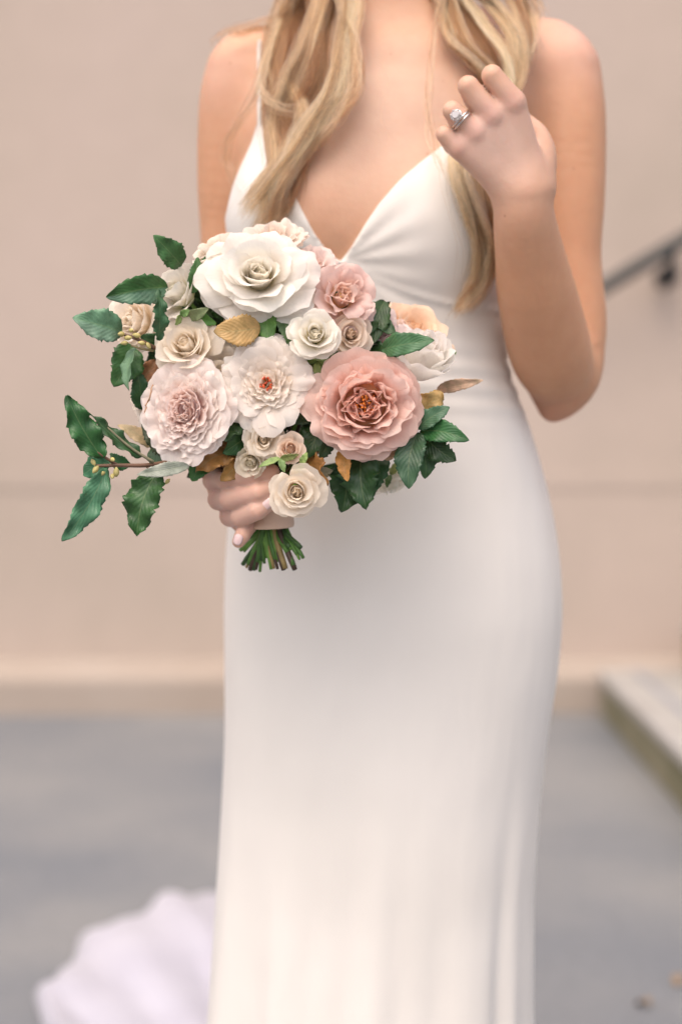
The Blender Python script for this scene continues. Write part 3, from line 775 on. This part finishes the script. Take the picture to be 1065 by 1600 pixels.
def frame_of(axis, roll=0.0):
    z = np.array(axis, float); z /= np.linalg.norm(z)
    up = np.array([0, 0, 1.0]) if abs(z[2]) < .95 else np.array([0, 1.0, 0])
    x = np.cross(up, z); x /= np.linalg.norm(x); y = np.cross(z, x)
    c, s = math.cos(roll), math.sin(roll)
    return np.stack([x * c + y * s, -x * s + y * c, z], 1)
NU, NV = 15, 15
uu = np.linspace(-1, 1, NU); vv = np.linspace(0, 1, NV)
PF = grid_faces(NU, NV)
PUV = np.stack(np.meshgrid((uu + 1) / 2, vv, indexing='ij'), -1).reshape(-1, 2)
def lerp(a, b, t): return a + (b - a) * t
def petal(parent, C, Fm, R, az, r0, z0, L, W, p0, p1, cup, curl, notch, ruf, cb, ct, tint=1.0, edge=0.0, point=0.0, twist=0.0, blend=(.0, .6)):
    """one petal: base at radius r0, leans from p0 to p1 degrees off the axis"""
    U, V_ = np.meshgrid(uu, vv, indexing='ij')
    top = 1 - .30 * np.abs(U) ** 2.6 - notch * np.exp(-(U / .28) ** 2) + point * np.exp(-(U / .25) ** 2)
    e1_, e2_ = rng.uniform(0, 6.3, 2); top = top + .014 * np.sin(U * 9 + e1_) + .010 * np.sin(U * 17 + e2_)
    ve = V_ * top
    # centre line by integrating the lean
    t = np.linspace(0, 1.15, 60)
    ph = np.radians(p0 + (p1 - p0) * np.clip(t, 0, 1) ** 1.2 + curl * np.clip((t - .66) / .34, 0, 1.3) ** 1.6)
    dr = np.cumsum(np.sin(ph)) * (t[1] - t[0]) * L; dz = np.cumsum(np.cos(ph)) * (t[1] - t[0]) * L
    r = r0 + np.interp(ve, t, dr); z = z0 + np.interp(ve, t, dz); phv = np.interp(ve, t, ph)
    w = W * (.22 + .78 * np.sin(np.clip(V_ * 1.08, 0, 1) ** .75 * math.pi / 2) ** .9) * .5
    s = U * w
    Rc = np.maximum(np.abs(r), .14) * cup + .03
    ang = np.clip(s / Rc, -2.2, 2.2)
    lx = Rc * np.sin(ang); dn = Rc * (1 - np.cos(ang))
    rim = V_ ** 2
    f1, f2, q1, q2 = rng.uniform(3, 5), rng.uniform(6, 9), rng.uniform(0, 6.3), rng.uniform(0, 6.3)
    dn = dn + ruf * rim * (np.sin(U * f1 + q1) + .5 * np.sin(U * f2 + q2)) - edge * np.abs(U) ** 3 * V_ * W
    r = r - np.cos(phv) * dn; z = z + np.sin(phv) * dn
    x_ = lx + twist * V_ * L
    ca, sa = math.cos(az), math.sin(az)
    Px, Py = r * ca - x_ * sa, r * sa + x_ * ca
    P = np.stack([Px, Py, z], -1).reshape(-1, 3) * R
    P = P @ Fm.T + C
    k = np.clip((V_ - blend[0]) / max(.01, blend[1] - blend[0]), 0, 1); k = k * k * (3 - 2 * k)
    col = (np.array(cb) * (1 - k[..., None]) + np.array(ct) * k[..., None]) * tint
    o = mesh_obj('petal', P, PF, M_PETAL, parent, col=np.clip(col * np.array([1.12, 1.085, 1.055]), 0, .965).reshape(-1, 3), uv=PUV)
    return o
def J(a, s): return a * (1 + rng.normal(0, s))
def flower(label, px, py, Y, Rpx, axis, layers, cb, ct, roll=0, squash=1.0, blend=(0, .6), cin=None, wild=1.0):
    """layers: (count, r0, z0, length, width, p0, p1, cup, curl, notch, ruffle, edge, point)"""
    C = A(px, py, Y); R = Rpx * 1.05 * Y / FPX
    Fm = frame_of(axis, roll)
    if squash != 1.0: Fm = Fm @ np.diag([1, squash, 1])
    o = empty('rose', tuple(C)); o.parent = BQ; o.matrix_parent_inverse = Matrix.Translation(BQ.location).inverted()
    o['label'] = label
    az0 = rng.uniform(0, 6.28)
    if cin is None: cin = tuple(np.array(cb) * .35 + np.array(ct) * .65)
    for li, (n, r0, z0, L, W, p0, p1, cup, curl, notch, ruf, edge, point) in enumerate(layers):
        az0 += 2.4; kf = min(1, li / (len(layers) * .55)); ctl = np.array(cin) * (1 - kf) + np.array(ct) * kf
        for i in range(n):
            az = az0 + 2 * math.pi * i / n + rng.normal(0, .2)
            petal(o, C, Fm, R, az, r0, z0 + rng.normal(0, .02), J(L, .07), J(W, .14), p0 + rng.normal(0, 5) * wild, p1 + rng.normal(0, 8) * wild, J(cup, .18), J(curl, .45), max(0, J(notch, .5)), J(ruf, .4), cb, ctl,
                  tint=rng.uniform(.95, 1.0), edge=J(edge, .4) if edge else 0, point=point, twist=rng.normal(0, .05), blend=blend)
    return o, C, Fm, R
def stamens(o, C, Fm, R, n, zc, h, spread, c1, c2):
    parts, cols = [], []
    for i in range(n):
        a = rng.uniform(0, 6.28); rr = math.sqrt(rng.random()) * spread; l = h * rng.uniform(.6, 1.1)
        b = np.array([rr * .4 * math.cos(a), rr * .4 * math.sin(a), zc]); e = np.array([rr * math.cos(a), rr * math.sin(a), zc + l])
        pth = np.array([b, (b + e) / 2 + rng.normal(0, .01, 3), e, e + np.array([0, 0, .015])]) * R @ Fm.T + C
        v, f = tube(pth, np.array([.010, .008, .022, .012]) * R, 5); parts.append((v, f))
        cols.append(np.repeat(np.array([c1, c1, c2, c2]), 5, axis=0) * rng.uniform(.7, 1.2))
    v, f = join(parts); s = mesh_obj('stamens', v, f, M_STAMEN, o, col=np.clip(np.vstack(cols), 0, .9))
    s['kind'] = 'stuff'
def receptacle(o, C, Fm, R, inner, c=(.10, .20, .05), z=-.42, r=.16):
    v, f = tube(np.array([[0, 0, z - .22], [0, 0, z - .12], [0, 0, z], [0, 0, z + .05]]) * R @ Fm.T + C, np.array([.05, r * .9, r, r * .5]) * R, 12)
    cc = np.tile(c, (len(v), 1)).astype(float); cc[12:] = inner; mesh_obj('hip', v, f, M_STEM, o, col=cc)

#          n   r0   z0    L    W    p0  p1  cup curl notch ruf edge point
TEA = [   (3, .05, -.40, .52, .46,  12, -52, .70,  8, .02, .012, .0, .0),
          (3, .09, -.41, .54, .50,  10, -34, .75, 14, .03, .020, .0, .0),
          (4, .13, -.41, .56, .56,   6, -14, .80, 22, .04, .028, .0, .0),
          (4, .17, -.42, .60, .66,   8,   6, .95, 26, .03, .025, .02, .02),
          (5, .19, -.43, .68, .78,  16,  26, 1.1, 28, .02, .022, .08, .06),
          (5, .18, -.45, .76, .86,  28,  46, 1.4, 26, .0, .022, .13, .09),
          (6, .17, -.47, .84, .92,  42,  62, 1.8, 26, .02, .034, .12, .07),
          (6, .16, -.50, .91, .98,  56,  80, 2.4, 24, .02, .042, .13, .08),
          (6, .14, -.53, .95, 1.02, 70,  96, 3.0, 20, .02, .046, .13, .08)]
BUD = [   (2, .05, -.36, .60, .62,  16, -62, .75,  6, .02, .010, .0, .0),
          (3, .09, -.38, .62, .62,  15, -46, .80, 12, .02, .012, .0, .0),
          (3, .14, -.40, .65, .68,  10, -28, .85, 20, .02, .014, .0, .0),
          (3, .19, -.42, .69, .78,   8, -10, .90, 26, .02, .016, .02, .0),
          (4, .23, -.44, .74, .90,  10,   8, 1.0, 32, .01, .018, .05, .03),
          (5, .25, -.47, .78, 1.0,  20,  26, 1.2, 34, .0, .020, .09, .05),
          (5, .25, -.50, .82, 1.08, 36,  48, 1.5, 32, .0, .022, .11, .07)]
OPENSM = BUD + [(5, .22, -.52, .88, 1.06, 54, 76, 2.0, 26, .03, .022, .07, .03)]
def dome(nl, n0, n1, W0, W1, f0, f1, L0, L1, H, curl0, curl1, ruf, notch, rho0=.08, rho1=1.0, lean=-10, cup0=.8, cup1=2.6):
    out = []
    for i in range(nl):
        t = i / (nl - 1); rho = rho0 + (rho1 - rho0) * t; L = lerp(L0, L1, t); f = math.radians(lerp(f0, f1, t ** 1.1))
        h = H * (1 - rho * rho) - .12
        out.append((round(lerp(n0, n1, t)), max(.02, rho - L * math.sin(f)), h - L * math.cos(f) - .04, L, lerp(W0, W1, t), lerp(f0, f1, t) + lean * .2, lerp(f0, f1, t) - lean, lerp(cup0, cup1, t), lerp(curl0, curl1, t), notch, ruf, .02 * t, 0.0))
    return out
def lerp(a, b, t): return a + (b - a) * t
ENGL = dome(13, 9, 13, .22, .66, -8, 80, .30, .58, .34, 16, 14, .032, .07)
OPENW = dome(10, 8, 11, .22, .70, 22, 86, .24, .68, .14, 12, 14, .026, .06, rho0=.16)
DUSTY = [ (5, .06, -.40, .42, .44,  10,  26, 1.0, 30, .12, .07, .0, .0),
          (6, .24, -.40, .42, .46, -14, -26, .9, 46, .14, .09, .0, .0),
          (6, .30, -.41, .48, .52,  -8,  -8, 1.0, 46, .13, .09, .0, .0),
          (7, .36, -.42, .50, .58,   2,   4, 1.1, 46, .12, .075, .0, .0),
          (7, .38, -.44, .53, .64,  12,  20, 1.2, 42, .10, .06, .02, .0),
          (8, .38, -.46, .56, .72,  24,  36, 1.4, 38, .09, .05, .03, .0),
          (8, .36, -.49, .62, .80,  40,  52, 1.8, 32, .08, .045, .04, .0),
          (8, .34, -.53, .68, .88,  54,  70, 2.2, 28, .07, .04, .04, .0),
          (7, .32, -.56, .72, .94,  70,  90, 2.6, 22, .06, .04, .04, .0)]
LOOSE = [ (4, .06, -.34, .34, .40,  10,  26, .9, 30, .10, .08, .0, .05),
          (4, .16, -.34, .42, .48, -12, -10, .9, 36, .10, .09, .0, .05),
          (5, .22, -.38, .52, .58,   2,  10, 1.0, 38, .10, .08, .02, .05),
          (6, .24, -.42, .62, .68,  20,  34, 1.3, 36, .08, .065, .05, .06),
          (6, .24, -.46, .72, .78,  42,  56, 1.7, 30, .07, .055, .08, .08),
          (6, .22, -.50, .78, .86,  60,  84, 2.3, 24, .06, .050, .08, .08)]
PEONY = [ (6, .10, -.50, .90, .50, -4, -16, .8,  6, .14, .03, .0, .0),
          (7, .20, -.50, .98, .66,  0, -10, .9, 10, .12, .03, .0, .0),
          (7, .28, -.52, .98, .84,  8,  -4, 1.0, 10, .10, .025, .0, .0),
          (6, .32, -.55, .92, 1.0, 22,   6, 1.1, 14, .06, .02, .0, .0),
          (5, .32, -.56, .80, 1.1, 40,  24, 1.2, 14, .05, .02, .0, .0)]
WHITE_B, WHITE_T = (.88, .83, .66), (.885, .87, .83)
CREAM_B, CREAM_T = (.88, .78, .60), (.87, .82, .73)
BLUSH_B, BLUSH_T = (.82, .40, .34), (.84, .755, .70)
FLOWERS, FCB = [], []
def F_(*a, **k):
    q = flower(*a, **k); FLOWERS.append(q); FCB.append(a[7]); return q
# back row first
F_('small blush rose behind the top of the big white rose', 428, 366, 1.332, 58, (.0, -.6, 1), LOOSE, (.80, .66, .50), (.83, .765, .70))
F_('cream rose peeping out left behind the big white rose', 337, 392, 1.322, 48, (-.5, -.5, 1), BUD, CREAM_B, (.83, .78, .70))
F_('pale pink rose between the big white rose and the mauve one', 492, 408, 1.325, 50, (.3, -.7, 1), LOOSE, (.80, .60, .50), (.82, .72, .69))
F_('cream rose at the far left behind the speckled leaf', 208, 499, 1.34, 54, (-.8, -1, .4), OPENSM, CREAM_B, (.87, .82, .74))
F_('pale rose tucked behind the left blush rose', 226, 622, 1.345, 46, (-1, -.6, .1), OPENSM, CREAM_B, (.86, .81, .73))
F_('cream rose between blush rose and open white rose', 350, 592, 1.302, 62, (-.1, -1, .3), OPENSM, CREAM_B, (.84, .80, .73))
F_('white rose under the gap between the two pale blooms', 348, 650, 1.308, 50, (.1, -1, -.2), OPENSM, CREAM_B, (.83, .765, .70))
F_('peach rose behind the white peony', 648, 512, 1.36, 62, (.3, -.7, .8), TEA, (.84, .60, .36), (.85, .69, .54))
F_('lilac-pink rose behind the green leaf', 600, 512, 1.335, 52, (.3, -.8, .6), LOOSE, (.84, .68, .62), (.82, .745, .75))
F_('greenish white rose low at the right behind the leaves', 612, 752, 1.365, 40, (.5, -.4, -.8), BUD, (.55, .62, .35), (.82, .81, .74))
# front
F_('large open white rose at the top, petals pointed', 405, 424, 1.285, 85, (.04, -1, .34), TEA, WHITE_B, WHITE_T, squash=.88)
F_('closed white rose turned to the left', 276, 456, 1.31, 52, (-.75, -.75, .45), BUD, (.70, .74, .50), (.84, .82, .76))
F_('cream rose left, above the blush rose', 290, 538, 1.295, 52, (-.25, -1, .42), OPENSM, CREAM_B, (.87, .82, .73))
F_('blush many-petalled rose at lower left with pink centre', 286, 640, 1.28, 74, (-.22, -1, .05), ENGL, (.88, .66, .62), (.89, .83, .80), squash=1.12, blend=(.05, .75), cin=(.92, .77, .73))
q = F_('open white rose in the middle with orange stamens', 416, 600, 1.275, 73, (-.05, -1, .02), OPENW, (.87, .76, .62), (.88, .845, .80), blend=(.0, .5), wild=1.4)
stamens(*q, 26, -.24, .20, .15, (.75, .30, .05), (.70, .12, .05))
F_('small creamy white rose just right of centre', 492, 521, 1.272, 41, (.02, -1, .25), OPENSM, (.87, .83, .62), (.86, .85, .79))
F_('small peachy cream rose behind the small white one', 548, 521, 1.30, 34, (.2, -1, .0), OPENSM, (.80, .64, .42), (.83, .745, .65))
q = F_('ruffled mauve-pink rose at upper right', 538, 458, 1.30, 60, (.25, -1, .35), LOOSE, (.84, .58, .34), (.80, .64, .60), blend=(0, .45), wild=2.2)
stamens(*q, 16, -.30, .24, .14, (.75, .45, .08), (.75, .5, .1))
q = F_('large dusty pink rose with amber heart', 573, 632, 1.262, 90, (.08, -1, .02), DUSTY, (.86, .50, .27), (.85, .66, .595), squash=.92, blend=(.02, .42), cin=(.86, .60, .51), wild=1.8)
stamens(*q, 60, -.30, .26, .20, (.72, .26, .04), (.66, .20, .03))
F_('white peony turned up and away at the right', 662, 552, 1.31, 64, (.25, -.55, .75), PEONY, (.88, .83, .79), (.89, .87, .84), roll=.4)
F_('small cream rose above the hand', 412, 688, 1.285, 32, (.1, -1, -.1), OPENSM, CREAM_B, (.87, .82, .73))
F_('small pale rose just over the fingers', 392, 722, 1.292, 30, (-.3, -1, -.35), BUD, (.74, .70, .45), (.82, .78, .67))
F_('tiny peach rosebud between two cream roses', 453, 702, 1.278, 27, (.1, -1, .15), BUD, (.80, .55, .38), (.83, .71, .60))
F_('lowest cream rose hanging in front of the ribbon', 463, 768, 1.262, 42, (.05, -1, -.05), OPENSM, (.80, .66, .42), (.84, .785, .69))
F_('cream rose half hidden below the blush rose', 345, 706, 1.315, 24, (-.1, -1, -.4), BUD, (.7, .55, .3), (.78, .66, .46))

# leaves
LN, LM = 9, 41
LF = grid_faces(LN, LM)
lu = np.linspace(-1, 1, LN); lv = np.linspace(0, 1, LM)
LUV = np.stack(np.meshgrid((lu + 1) / 2, lv, indexing='ij'), -1).reshape(-1, 2)
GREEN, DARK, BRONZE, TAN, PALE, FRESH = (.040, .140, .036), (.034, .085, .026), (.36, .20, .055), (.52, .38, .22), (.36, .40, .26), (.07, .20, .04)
def leaf(bx, by, bY, tx, ty, tY, wpx, c, roll=0.0, bend=.12, fold=.25, wave=.10, c2=None, ser=.02, parent=BQ, name='leaf', peak=.45, c_half=None, label=None):
    b, t = A(bx, by, bY), A(tx, ty, tY); ax = t - b; L = np.linalg.norm(ax); ax /= L
    view = np.array([0, -1.0, 0]); n = view - ax * (view @ ax); n /= np.linalg.norm(n); s = np.cross(ax, n)
    cr, sr = math.cos(roll), math.sin(roll); n, s = n * cr + s * sr, s * cr - n * sr
    U, V_ = np.meshgrid(lu, lv, indexing='ij')
    W = wpx * 1.08 * (bY + tY) / 2 / FPX * .5
    k = math.log(.5) / math.log(peak)
    prof = np.sin(np.pi * np.clip(V_, 0, 1) ** k) ** .66 * (1 - .15 * V_)
    prof = np.clip(prof, .015, 1)
    ph = rng.uniform(0, 6.28)
    nt_ = rng.uniform(7, 12); serr = 1 - (ser + .02) * np.abs(U) ** 4 * (2 * ((V_ * nt_ + .12 * np.sin(V_ * 31 + ph)) % 1) - 1) * 2 * (1 + .6 * np.sin(V_ * 17 + 2 * ph)) + .05 * np.sin(V_ * 8 + ph + U) * np.abs(U)
    x = U * W * prof * serr
    nn = (fold * np.abs(U) * W * prof - bend * L * 4 * (V_ - .5) ** 2 + bend * L
          + wave * W * np.abs(U) ** 1.5 * np.sin(V_ * 19 + ph + (U > 0) * 1.7))
    side = .05 * L * np.sin(V_ * math.pi) * math.sin(ph)
    P = b + ax * (V_ * L)[..., None] + s * (x + side)[..., None] + n * nn[..., None]
    col = np.tile(np.array(c), (P.shape[0], P.shape[1], 1)) * rng.uniform(.75, 1.3) * np.array([rng.uniform(.85, 1.35), 1, rng.uniform(.8, 1.1)])
    if c_half is not None: col[:LN // 2] = c_half
    return_o = mesh_obj(name, P.reshape(-1, 3), LF, M_LEAF, parent, col=col.reshape(-1, 3), uv=LUV)
    md = return_o.modifiers.new('t', 'SOLIDIFY'); md.thickness = .0004
    if label: return_o['label'] = label
    return return_o
SILV = (.20, .29, .21)
BL = [ # base, tip, width, colour, options
    (284, 416, 1.31, 240, 368, 1.285, 40, GREEN, dict(roll=.3)),
    (262, 448, 1.31, 166, 464, 1.285, 46, GREEN, dict(roll=-.2, fold=.35, c_half=(.10, .20, .12))),
    (192, 519, 1.30, 114, 497, 1.275, 50, (.10, .22, .12), dict(roll=.2, c_half=(.16, .27, .18))),
    (247, 532, 1.285, 247, 452, 1.28, 26, (.05, .15, .06), dict(roll=.7, wave=.3, ser=.05)),
    (205, 538, 1.315, 178, 604, 1.30, 52, GREEN, dict(roll=-.3)),
    (214, 540, 1.30, 201, 610, 1.285, 30, (.16, .25, .16), dict(roll=.9)),
    (300, 458, 1.30, 309, 402, 1.30, 26, (.05, .15, .05), dict(roll=.6)),
    (320, 452, 1.32, 334, 392, 1.31, 34, GREEN, dict(roll=-.4)),
    (326, 470, 1.33, 318, 420, 1.32, 30, DARK, dict()),
    (407, 512, 1.285, 334, 518, 1.275, 48, (.42, .26, .09), dict(roll=.1, fold=.1, wave=.05, label='bronze-brown leaf underside in the middle')),
    (420, 482, 1.30, 420, 540, 1.285, 32, (.10, .22, .05), dict(roll=.2)),
    (428, 486, 1.30, 458, 550, 1.285, 30, (.05, .13, .05), dict(roll=-.4, ser=.05)),
    (290, 492, 1.31, 326, 482, 1.29, 20, (.20, .30, .16), dict(roll=.3)),
    (300, 492, 1.31, 338, 506, 1.30, 22, FRESH, dict(roll=.2)),
    (597, 546, 1.29, 678, 532, 1.262, 38, (.06, .20, .08), dict(roll=-.25, bend=.14, ser=.01)),
    (600, 470, 1.34, 560, 560, 1.315, 40, DARK, dict()),
    (575, 540, 1.33, 590, 570, 1.315, 44, DARK, dict()),
    (520, 560, 1.32, 470, 568, 1.29, 24, (.16, .26, .10), dict(roll=.5)),
    (510, 575, 1.32, 545, 560, 1.30, 30, FRESH, dict()),
    (490, 560, 1.31, 493, 592, 1.285, 18, (.18, .28, .10), dict()),
    (480, 470, 1.33, 500, 490, 1.31, 30, DARK, dict()),
    # foliage below the pale blooms
    (378, 655, 1.30, 336, 690, 1.285, 50, DARK, dict(roll=.4, wave=.2)),
    (398, 672, 1.31, 348, 708, 1.29, 44, (.03, .09, .03), dict(roll=-.5)),
    (500, 640, 1.31, 448, 660, 1.295, 40, (.05, .10, .04), dict(roll=.3)),
    (500, 655, 1.31, 482, 715, 1.295, 46, DARK, dict(roll=.2)),
    (520, 660, 1.31, 497, 720, 1.29, 30, (.04, .11, .04), dict(roll=-.6, ser=.06)),
    (330, 700, 1.32, 300, 752, 1.305, 42, (.06, .20, .05), dict(roll=.1)),
    (372, 700, 1.31, 306, 736, 1.295, 44, BRONZE, dict(roll=.3, wave=.25, label='olive-brown leaf over the knuckles')),
    (380, 705, 1.31, 345, 752, 1.30, 36, (.26, .17, .05), dict(roll=-.3)),
    (480, 712, 1.31, 508, 758, 1.285, 48, BRONZE, dict(roll=.5, wave=.3)),
    (535, 700, 1.30, 543, 752, 1.285, 26, (.50, .30, .08), dict(roll=.4)),
    (465, 735, 1.31, 520, 735, 1.30, 30, (.45, .36, .22), dict(roll=.4)),
    (570, 690, 1.31, 572, 796, 1.288, 62, DARK, dict(roll=.25, wave=.2, ser=.05)),
    (545, 715, 1.32, 535, 800, 1.305, 60, DARK, dict(roll=-.2, wave=.2)),
    (600, 700, 1.32, 548, 790, 1.31, 50, (.03, .10, .035), dict(roll=.1)),
    (652, 676, 1.29, 638, 764, 1.275, 46, (.05, .12, .055), dict(roll=.2, label='grey-green leaf pointing down below the dusty rose')),
    (655, 680, 1.305, 664, 748, 1.295, 40, DARK, dict(roll=-.3)),
    (655, 674, 1.295, 732, 688, 1.27, 36, (.03, .11, .04), dict(roll=-.2, ser=.02)),
    (660, 678, 1.30, 712, 720, 1.285, 42, DARK, dict(roll=.2, ser=.05)),
    (650, 668, 1.29, 702, 636, 1.28, 30, (.06, .13, .07), dict(roll=-.3)),
    (640, 660, 1.30, 690, 612, 1.295, 52, (.44, .30, .11), dict(roll=.2, wave=.2, label='golden brown leaf right of the dusty rose')),
    (655, 690, 1.295, 600, 718, 1.285, 30, (.50, .34, .20), dict(roll=.5, wave=.3)),
    (682, 608, 1.33, 754, 594, 1.31, 20, (.55, .44, .34), dict(roll=.3, label='beige narrow leaf edge-on at the far right')),
    (680, 560, 1.35, 712, 549, 1.34, 30, (.14, .34, .06), dict(roll=.2)),
    # left sprig
    (160, 716, 1.262, 104, 618, 1.25, 44, GREEN, dict(roll=.35, wave=.35, bend=.04, ser=.03, label='wavy dark leaf at the top of the left sprig')),
    (222, 714, 1.275, 142, 646, 1.26, 26, (.03, .10, .035), dict(roll=.75, wave=.4, bend=-.04, ser=.04)),
    (168, 730, 1.262, 98, 846, 1.245, 40, (.06, .21, .11), dict(roll=-.35, wave=.3, bend=.08, label='long glossy leaf drooping at the lower left')),
    (172, 722, 1.27, 130, 742, 1.275, 34, (.05, .17, .07), dict(roll=.3)),
    (205, 726, 1.275, 172, 710, 1.29, 26, (.03, .12, .04), dict(roll=-.4)),
    (246, 736, 1.272, 214, 838, 1.262, 54, GREEN, dict(roll=.15, wave=.3, bend=.1, ser=.03, label='broad dark leaf hanging beside the hand')),
    (296, 728, 1.275, 214, 742, 1.262, 22, (.38, .40, .30), dict(roll=.25, wave=.1, label='grey-green leaf underside on the sprig')),
    (262, 700, 1.33, 184, 664, 1.32, 26, (.44, .38, .24), dict(roll=.4)),
    (285, 700, 1.30, 222, 662, 1.30, 52, (.06, .09, .04), dict(roll=-.2)),
    (240, 690, 1.32, 285, 735, 1.30, 48, (.035, .10, .04), dict(roll=.2)),
    (228, 660, 1.31, 240, 600, 1.29, 26, (.42, .32, .20), dict(roll=.8)),
    (212, 600, 1.33, 244, 562, 1.33, 34, (.36, .20, .10), dict(roll=.2)),
    (222, 640, 1.32, 214, 576, 1.31, 30, (.04, .10, .04), dict(roll=.2)),
]
for q in BL:
    o = leaf(*q[:8], **q[8])
# inner foliage that closes the gaps between the blooms
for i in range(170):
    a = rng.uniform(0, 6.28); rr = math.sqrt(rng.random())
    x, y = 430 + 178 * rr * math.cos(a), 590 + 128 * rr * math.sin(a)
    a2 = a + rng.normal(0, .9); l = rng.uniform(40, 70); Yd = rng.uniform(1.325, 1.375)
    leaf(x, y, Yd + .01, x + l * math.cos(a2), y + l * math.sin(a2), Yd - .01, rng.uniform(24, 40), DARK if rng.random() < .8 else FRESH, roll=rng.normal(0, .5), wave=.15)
# sepals
for (x, y, Y, dirs) in ((438, 716, 1.272, ((-34, 14), (6, 22), (28, -6))), (470, 725, 1.27, ((10, -18), (-8, 16))), (282, 492, 1.285, ((-8, 16), (14, -8))), (495, 565, 1.29, ((-16, -6), (2, 30), (20, 6))), (610, 742, 1.34, ((12, -22), (-6, 20)))):
    for dx, dy in dirs:
        leaf(x, y, Y, x + dx, y + dy, Y - .004, 12, (.22, .34, .12), roll=rng.normal(0, .4), bend=.1, name='sepal')

# sprig twigs with little buds
def twig(pts, r0, r1, c, name='twig'):
    p = spline([A(*q) for q in pts], 6); v, f = tube(p, np.linspace(r0, r1, len(p)), 8)
    return mesh_obj(name, v, f, M_STEM, BQ, col=np.tile(c, (len(v), 1)))
TW = (.16, .085, .05)
twig([(350, 735, 1.31), (290, 720, 1.30), (230, 727, 1.275), (185, 727, 1.265), (150, 728, 1.26)], .0022, .0013, TW)
twig([(186, 728, 1.266), (165, 715, 1.262), (152, 706, 1.26)], .0013, .0008, TW)
twig([(240, 722, 1.276), (205, 700, 1.272), (168, 668, 1.268)], .0013, .0009, (.22, .20, .12))
twig([(228, 727, 1.276), (240, 742, 1.272), (243, 760, 1.27)], .0011, .0008, TW)
twig([(290, 570, 1.33), (245, 545, 1.30), (215, 530, 1.292), (186, 520, 1.295)], .0022, .0012, TW)
twig([(240, 548, 1.30), (222, 545, 1.295), (205, 540, 1.292)], .0012, .0008, (.30, .24, .12))
def buds(name, spots):
    for (x, y, Y, s) in spots:
        c = A(x, y, Y); ax = np.array([rng.normal(0, 1), -.4, rng.normal(0, 1)]); ax /= np.linalg.norm(ax)
        p = np.array([c - ax * .003 * s, c - ax * .0015 * s, c, c + ax * .002 * s, c + ax * .0035 * s])
        v, f = tube(p, np.array([.0005, .0016, .0020, .0014, .0003]) * s, 8)
        mesh_obj(name, v, f, M_STEM, BQ, col=np.tile((.50, .42, .16), (len(v), 1)))
buds('leaf_bud', [(150, 733, 1.258, 1.2), (158, 740, 1.258, 1.2), (176, 718, 1.26, 1), (146, 722, 1.258, 1), (182, 738, 1.262, 1.3), (176, 744, 1.262, 1), (250, 742, 1.27, 1.2), (262, 752, 1.27, .9), (148, 750, 1.262, 1),
                  (190, 522, 1.288, 1.2), (200, 528, 1.288, 1.1), (214, 524, 1.288, 1.1), (222, 536, 1.288, 1), (205, 516, 1.288, .9), (232, 540, 1.29, 1), (195, 536, 1.288, 1)])

# stems from every bloom down through the ribbon and out below it
ends = []
for k in range(34):
    fx = (k * 0.618) % 1.0; fd = ((k * 0.381) % 1.0)
    ends.append((372 + 104 * fx, rng.uniform(862, 902) - 14 * abs(fx - .5) * 2, 1.315 + .045 * fd, fx, fd))
for k, (ex, ey, eY, fx, fd) in enumerate(ends):
    a = k * 2.399; rr = .75 * math.sqrt((k + .5) / len(ends))
    wx, wY = 422 + 34 * rr * math.cos(a), 1.338 + .017 * rr * math.sin(a)
    wx = .45 * wx + .55 * (392 + 60 * fx); wY = .5 * wY + .5 * (1.325 + .025 * fd)
    if k < len(FLOWERS):
        C, Fm, R = FLOWERS[k][1], FLOWERS[k][2], FLOWERS[k][3]
        top = C - Fm[:, 2] / np.linalg.norm(Fm[:, 2]) * R * .5
        receptacle(FLOWERS[k][0], C, Fm, R, FCB[k], r=.44 if ('dusty' in FLOWERS[k][0]['label'] or 'blush many' in FLOWERS[k][0]['label']) else .20)
    else: top = A(rng.uniform(330, 540), rng.uniform(600, 690), 1.345)
    Wp = A(wx, 822, wY); U_ = A(432 + (wx - 422) * .8, 765, wY); mid = top * .5 + A(440, 720, 1.345) * .5; mid[1] = max(mid[1], 1.325)
    p = spline([top, mid, U_, Wp, A(ex, ey, eY)], 6)
    c = [(.06, .15, .025), (.12, .25, .04), (.035, .085, .02), (.06, .035, .02), (.28, .20, .07), (.08, .19, .03)][[0, 1, 2, 3, 0, 1, 4, 5, 2, 0, 3, 1][k % 12]]
    r = rng.uniform(.0013, .0027)
    rad = np.full(len(p), r) * (1 + .06 * np.sin(np.arange(len(p)) * 1.9 + k)); rad[-1] *= .9
    v, f = tube(p, rad, 9); mesh_obj('stem', v, f, M_STEM, BQ, col=np.tile(c, (len(v), 1)))

# ribbon wound round the stems
def ribbon():
    na, nz = 48, 26
    V = []
    for j in range(nz):
        t = j / (nz - 1)
        c = A(lerp(432, 422, t), lerp(742, 823, t), 1.337); r = lerp(.0190, .0196, t) + .0006 * math.sin(t * 21)
        for i in range(na):
            a = 2 * math.pi * i / na; rr = r + .0004 * math.sin(3 * a + t * 9)
            V.append((c[0] + rr * 1.0 * math.cos(a), c[1] + rr * math.sin(a), c[2] + .0012 * math.sin(a + .5)))
    F = [(j * na + i, (j + 1) * na + i, (j + 1) * na + (i + 1) % na, j * na + (i + 1) % na) for j in range(nz - 1) for i in range(na)]
    o = mesh_obj('ribbon_wrap', V, F, M_RIBBON, BQ); md = o.modifiers.new('t', 'SOLIDIFY'); md.thickness = .0008
ribbon()
